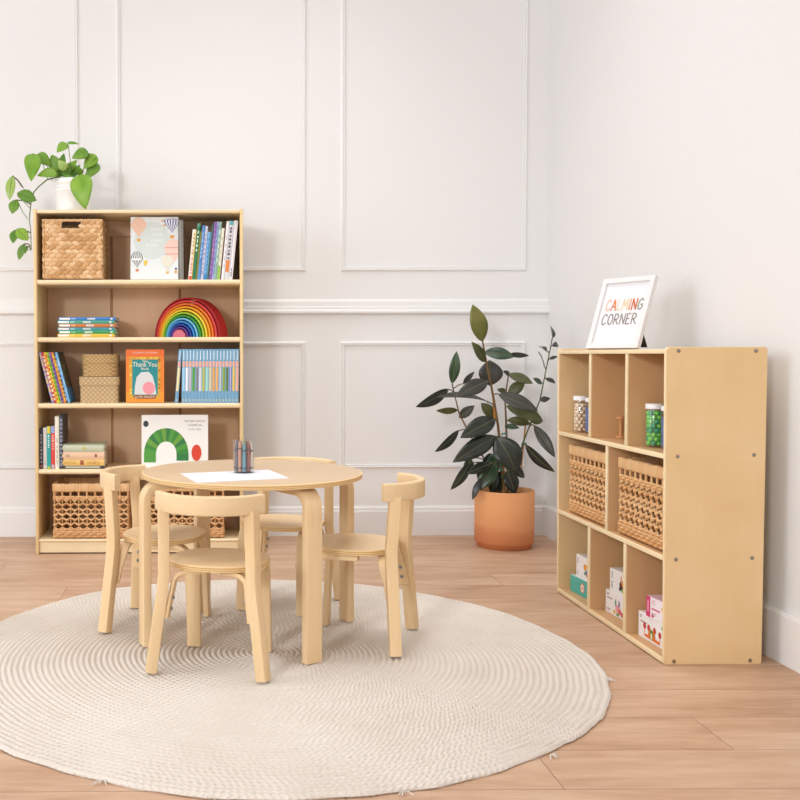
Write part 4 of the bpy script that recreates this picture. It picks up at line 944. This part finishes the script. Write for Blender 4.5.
def a_teal(mb, w, h, o, ux, uy, n):
    mb.ell(w*.64, h*.50, h*.26, h*.30, o, ux, uy, mat('#e0705a', .4)); mb.ell(w*.64, h*.50, h*.20, h*.24, o+n*.0003, ux, uy, mat('#f2e6dc', .4)); mb.ell(w*.64, h*.48, h*.09, h*.1, o+n*.0006, ux, uy, mat('#e08a6a', .4))
    mb.rect(w*.04, h*.82, w*.98, h*.86, o, ux, uy, mat('#6cc4ba', .4))
def a_t1(mb, w, h, o, ux, uy, n):
    lines(mb, w*.07, h*.82, 4, .005, o, ux, uy, '#9a9aa2', .015); lines(mb, w*.07, h*.25, 3, .005, o, ux, uy, '#9a9aa2', .012)
    blobs(mb, w*.62, h*.5, [(0, .006, .013, .012, '#eaa02e'), (.012, -.012, .010, .010, '#4a7ac4'), (.020, -.020, .010, .007, '#d0506a'), (-.002, -.016, .007, .006, '#6aa84a'), (.02, .014, .006, .006, '#e8c83a')], o, ux, uy, n)
def a_t2(mb, w, h, o, ux, uy, n):
    lines(mb, w*.10, h*.84, 5, .0045, o, ux, uy, '#6a7a72', .010); lines(mb, w*.08, h*.42, 5, .0045, o, ux, uy, '#7a8a6a', .014)
    mb.rect(w*.02, h*.47, w*.42, h*.475, o, ux, uy, mat('#b0b0b4', .5))
    blobs(mb, w*.72, h*.45, [(0, .0, .018, .014, '#5a2a1e'), (.006, .004, .010, .008, '#e8893a'), (-.006, .018, .004, .014, '#e0a070'), (.008, -.018, .012, .007, '#7ab23a'), (-.012, -.014, .007, .007, '#2f3a34'), (.014, .016, .006, .006, '#c0392e')], o, ux, uy, n)
def a_w2(mb, w, h, o, ux, uy, n):
    lines(mb, w*.06, h*.86, 2, .005, o, ux, uy, '#7a7a80', .02); mb.rect(w*.08, h*.66, w*.34, h*.71, o, ux, uy, mat('#8a7a80', .5)); lines(mb, w*.06, h*.18, 2, .005, o, ux, uy, '#a07a8a', .03)
    blobs(mb, w*.6, h*.36, [(0, 0, .014, .014, '#e8a0a8'), (.016, -.006, .010, .010, '#d05a5a'), (-.012, .018, .005, .012, '#4a8a7a'), (.012, .018, .005, .012, '#8a6a9a'), (-.020, -.014, .008, .006, '#e8b83a'), (.034, -.012, .007, .009, '#c23a44'), (.004, -.018, .010, .005, '#6aa04a')], o, ux, uy, n)
def a_w3(mb, w, h, o, ux, uy, n):
    lines(mb, w*.06, h*.86, 2, .005, o, ux, uy, '#8a6a70', .015); mb.rect(w*.08, h*.62, w*.32, h*.67, o, ux, uy, mat('#9a7a74', .5))
    og = '#e2702c'
    for a in (.24, .40, .62, .82): blobs(mb, w*a, h*(.52 if a < .8 else .46), [(0, 0, .009, .010, '#c8383a'), (0, -.018, .002, .012, '#e8893a')], o, ux, uy, n)
    mb.poly([(w*.24, h*.12), (w*.84, h*.08), (w*.80, h*.20), (w*.66, h*.22), (w*.62, h*.55), (w*.52, h*.42), (w*.46, h*.56), (w*.40, h*.24), (w*.28, h*.22)], o+n*.0008, ux, uy, mat(og, .4))
    blobs(mb, w*.52, h*.30, [(0, 0, .010, .016, '#4a8a3a'), (0, -.004, .006, .010, '#f0e4c8')], o+n*.001, ux, uy, n); mb.ell(w*.9, h*.78, .005, .006, o, ux, uy, mat('#3a9a4a', .4))
def a_p3(mb, w, h, o, ux, uy, n):
    mb.rect(0, 0, w*.2, h, o-n*.0001, ux, uy, mat('#d2326c', .4)); mb.rect(w*.07, h*.25, w*.12, h*.8, o+n*.0002, ux, uy, mat('#eab4c8', .4)); lines(mb, w*.28, h*.85, 3, .005, o, ux, uy, '#d8a0b0', .02); mb.rect(w*.27, h*.42, w*.68, h*.50, o, ux, uy, mat('#d25a82', .5)); lines(mb, w*.28, h*.22, 2, .006, o, ux, uy, '#c07a90', .022)
    mb.ell(w*.82, h*.62, .009, .008, o, ux, uy, mat('#eac23a', .4)); mb.ell(w*.32, h*.12, .006, .005, o, ux, uy, mat('#d2467a', .4))
toy_box('teal toy box with a round orange badge, at the bottom of the far bottom compartment', (1.320, 3.537), (1.333, 3.39), KF+.0005, .078, .16, '#46b3a6', '#3fa898', a_teal, '#cfeae6')
toy_box('small white toy box with a yellow and blue picture, stacked on the teal box', (1.330, 3.507), (1.335, 3.385), .0787, .160, .12, '#f2f0f0', '#e9e7e8', a_t1)
toy_box('white toy box with a pink picture, under another in the middle bottom compartment', (1.334, 3.252), (1.342, 3.112), KF+.0005, .093, .15, '#f2f0f1', '#eae8ea', a_w2)
toy_box('white toy box with a brown and green picture, on top in the middle bottom compartment', (1.335, 3.222), (1.346, 3.112), .0937, .172, .12, '#f0eff0', '#e6e5e7', a_t2)
toy_box('white toy box with an orange picture, lower box of the near bottom compartment', (1.3195, 2.967), (1.3255, 2.805), KF+.0005, .095, .16, '#f4f2f2', '#eceaea', a_w3)
toy_box('white and magenta toy box on top in the near bottom compartment', (1.315, 2.905), (1.325, 2.795), .0957, .158, .13, '#f2eaf0', '#d8306e', a_p3, '#efc6d6')

# ---- framed sign
NB, FB = V((1.406, 3.200, .8998)), V((1.308, 3.385, .8998)); u = (NB-FB).normalized(); W_ = (NB-FB).length
back = V((-u.y, u.x, 0));
if back.x < 0: back = -back
Lc, Hh = .088, .243; up = (back*Lc+V((0, 0, Hh))).normalized(); HL = math.sqrt(Lc*Lc+Hh*Hh); nrm = u.cross(up)
if nrm.x > 0: nrm = -nrm
t = thing('framed_sign', 'white framed calming corner sign leaning on top of the low cabinet', 'sign', FB+V((0, 0, .0065)))
fw, fd = .017, .016
def slab(mb, u0, v0, u1, v1, d0, d1, m):            # d: distance behind the front face
    vs = [u*a+up*b-nrm*d for d in (d0, d1) for a, b in ((u0, v0), (u1, v0), (u1, v1), (u0, v1))]
    mb.add(vs, [(0, 1, 2, 3), (7, 6, 5, 4)]+[(j, (j+1) % 4, 4+(j+1) % 4, 4+j) for j in range(4)], m)
FW = mat('#e4e2e1', .35, .45, 'white_frame')
mb = MB(); slab(mb, 0, 0, W_, fw, 0, fd, FW); slab(mb, 0, HL-fw, W_, HL, 0, fd, FW); slab(mb, 0, fw, fw, HL-fw, 0, fd, FW); slab(mb, W_-fw, fw, W_, HL-fw, 0, fd, FW); mb.build('frame', t, 0)
mb = MB(); slab(mb, fw-.001, fw-.001, W_-fw+.001, HL-fw+.001, .008, .0145, mat('#e6e4e6', .6, .2, 'print_paper'))
GL = {'C': [[(.95, .82), (.7, 1), (.4, .98), (.12, .7), (.05, .35), (.25, .04), (.55, 0), (.9, .18)]], 'A': [[(0, 0), (.5, 1), (1, 0)], [(.2, .36), (.82, .36)]], 'L': [[(.1, 1), (.08, 0), (.85, .03)]],
      'M': [[(0, 0), (.12, 1), (.5, .35), (.88, 1), (1, 0)]], 'I': [[(.5, 1), (.5, 0)]], 'N': [[(.05, 0), (.08, 1), (.9, .02), (.95, 1)]], 'G': [[(.92, .85), (.6, 1), (.2, .8), (.05, .4), (.25, .05), (.65, 0), (.92, .2), (.92, .45), (.55, .45)]],
      'O': [[(.5+.46*math.cos(a*PI/8+1.2), .5+.5*math.sin(a*PI/8+1.2)) for a in range(17)]], 'R': [[(.08, 0), (.08, 1), (.6, .98), (.86, .76), (.6, .5), (.1, .46)], [(.35, .47), (.95, 0)]], 'E': [[(.85, 1), (.1, .98), (.08, 0), (.9, .02)], [(.1, .5), (.72, .52)]]}
def hand(word, u0, u1, vb, hgt, cols, wts, th_):
    tot = sum(wts); g = (u1-u0)/(tot+.28*(len(word)-1)); x = u0
    for ch_, wt, c in zip(word, wts, cols):
        for stn in GL[ch_]:
            P = [u*(x+a*wt*g)+up*(vb+b2*hgt)-nrm*.0075 for a, b2 in stn]
            mb.sweep(P, [(th_*.5, .0003), (-th_*.5, .0003), (-th_*.5, -.0003), (th_*.5, -.0003)], nrm.cross(u).cross(nrm) if False else nrm, mat(c, .6)) if False else ribbon(P, th_, mat(c, .6))
        x += (wt+.28)*g
def ribbon(P, th_, m):
    for k, (a, b2) in enumerate(zip(P, P[1:])):
        d = (b2-a).normalized(); s = d.cross(nrm)*th_/2; e = d*th_*.3; z = nrm*(.00015*(k % 2))
        mb.add([a-e+s+z, a-e-s+z, b2+e-s+z, b2+e+s+z], [(0, 1, 2, 3)], m)
hand('CALMING', W_*.16, W_*.87, HL*.545, HL*.15, ['#e8b8a4', '#d6804f', '#d8cdb8', '#dccaa2', '#dd9a74', '#c4683e', '#9a9c8c'], [1, 1, .8, 1.15, .35, 1, 1], .0056)
hand('CORNER', W_*.15, W_*.82, HL*.345, HL*.145, ['#8c827e']*6, [1, 1, 1, 1, .85, 1], .0045)
mb.build('printed_sheet', t, 0)
mb = MB(); c0 = u*(W_*.5)+up*(HL*.72)-nrm*fd; c1 = V((c0.x, c0.y, 0))+back*.075; c1.z = .003
mb.sweep([c0, c1], rprof(.05, .003, .001), u, mat('#3a3a3c', .6)); mb.build('easel_leg', t)

# ------------------------------------------------------------------ light
def area(name, loc, target, size, power, col=(1, 1, 1)):
    l = bpy.data.lights.new(name, 'AREA'); l.size = size; l.energy = power; l.color = col; l.shape = 'DISK'
    o = bpy.data.objects.new(name, l); C.objects.link(o); o.location = loc
    o.rotation_euler = (V(target)-V(loc)).to_track_quat('-Z', 'Y').to_euler(); return o
area('studio_lamp', (-3.1, -3.6, 2.6), (.3, 3.6, .8), 1.0, 132, (1, 1.02, 1.04))
area('left_fill', (-3.9, 1.4, 1.9), (1.6, 2.2, 1.1), 2.2, 50, (.95, 1, 1.06))  # added soft fill from the left to brighten the right wall, no actual window
area('overhead_fill', (.3, 3.4, 3.02), (.3, 3.4, 0), 2.2, 14.5, (1, 1.02, 1.04)).data.spread = math.radians(95)  # added overhead fill to lift the far floor, rug and seats, no actual fixture
w = bpy.data.worlds.new('world'); bpy.context.scene.world = w; w.use_nodes = True
w.node_tree.nodes['Background'].inputs[0].default_value = (.92, .985, 1.05, 1); w.node_tree.nodes['Background'].inputs[1].default_value = 1.02
vs_ = bpy.context.scene.view_settings
vs_.view_transform = 'Standard'; vs_.look = 'None'; vs_.exposure = .04; vs_.gamma = 1; vs_.use_curve_mapping = False
bpy.context.scene.cycles.use_denoising = True
bpy.context.scene.cycles.max_bounces = 8; bpy.context.scene.cycles.transparent_max_bounces = 16
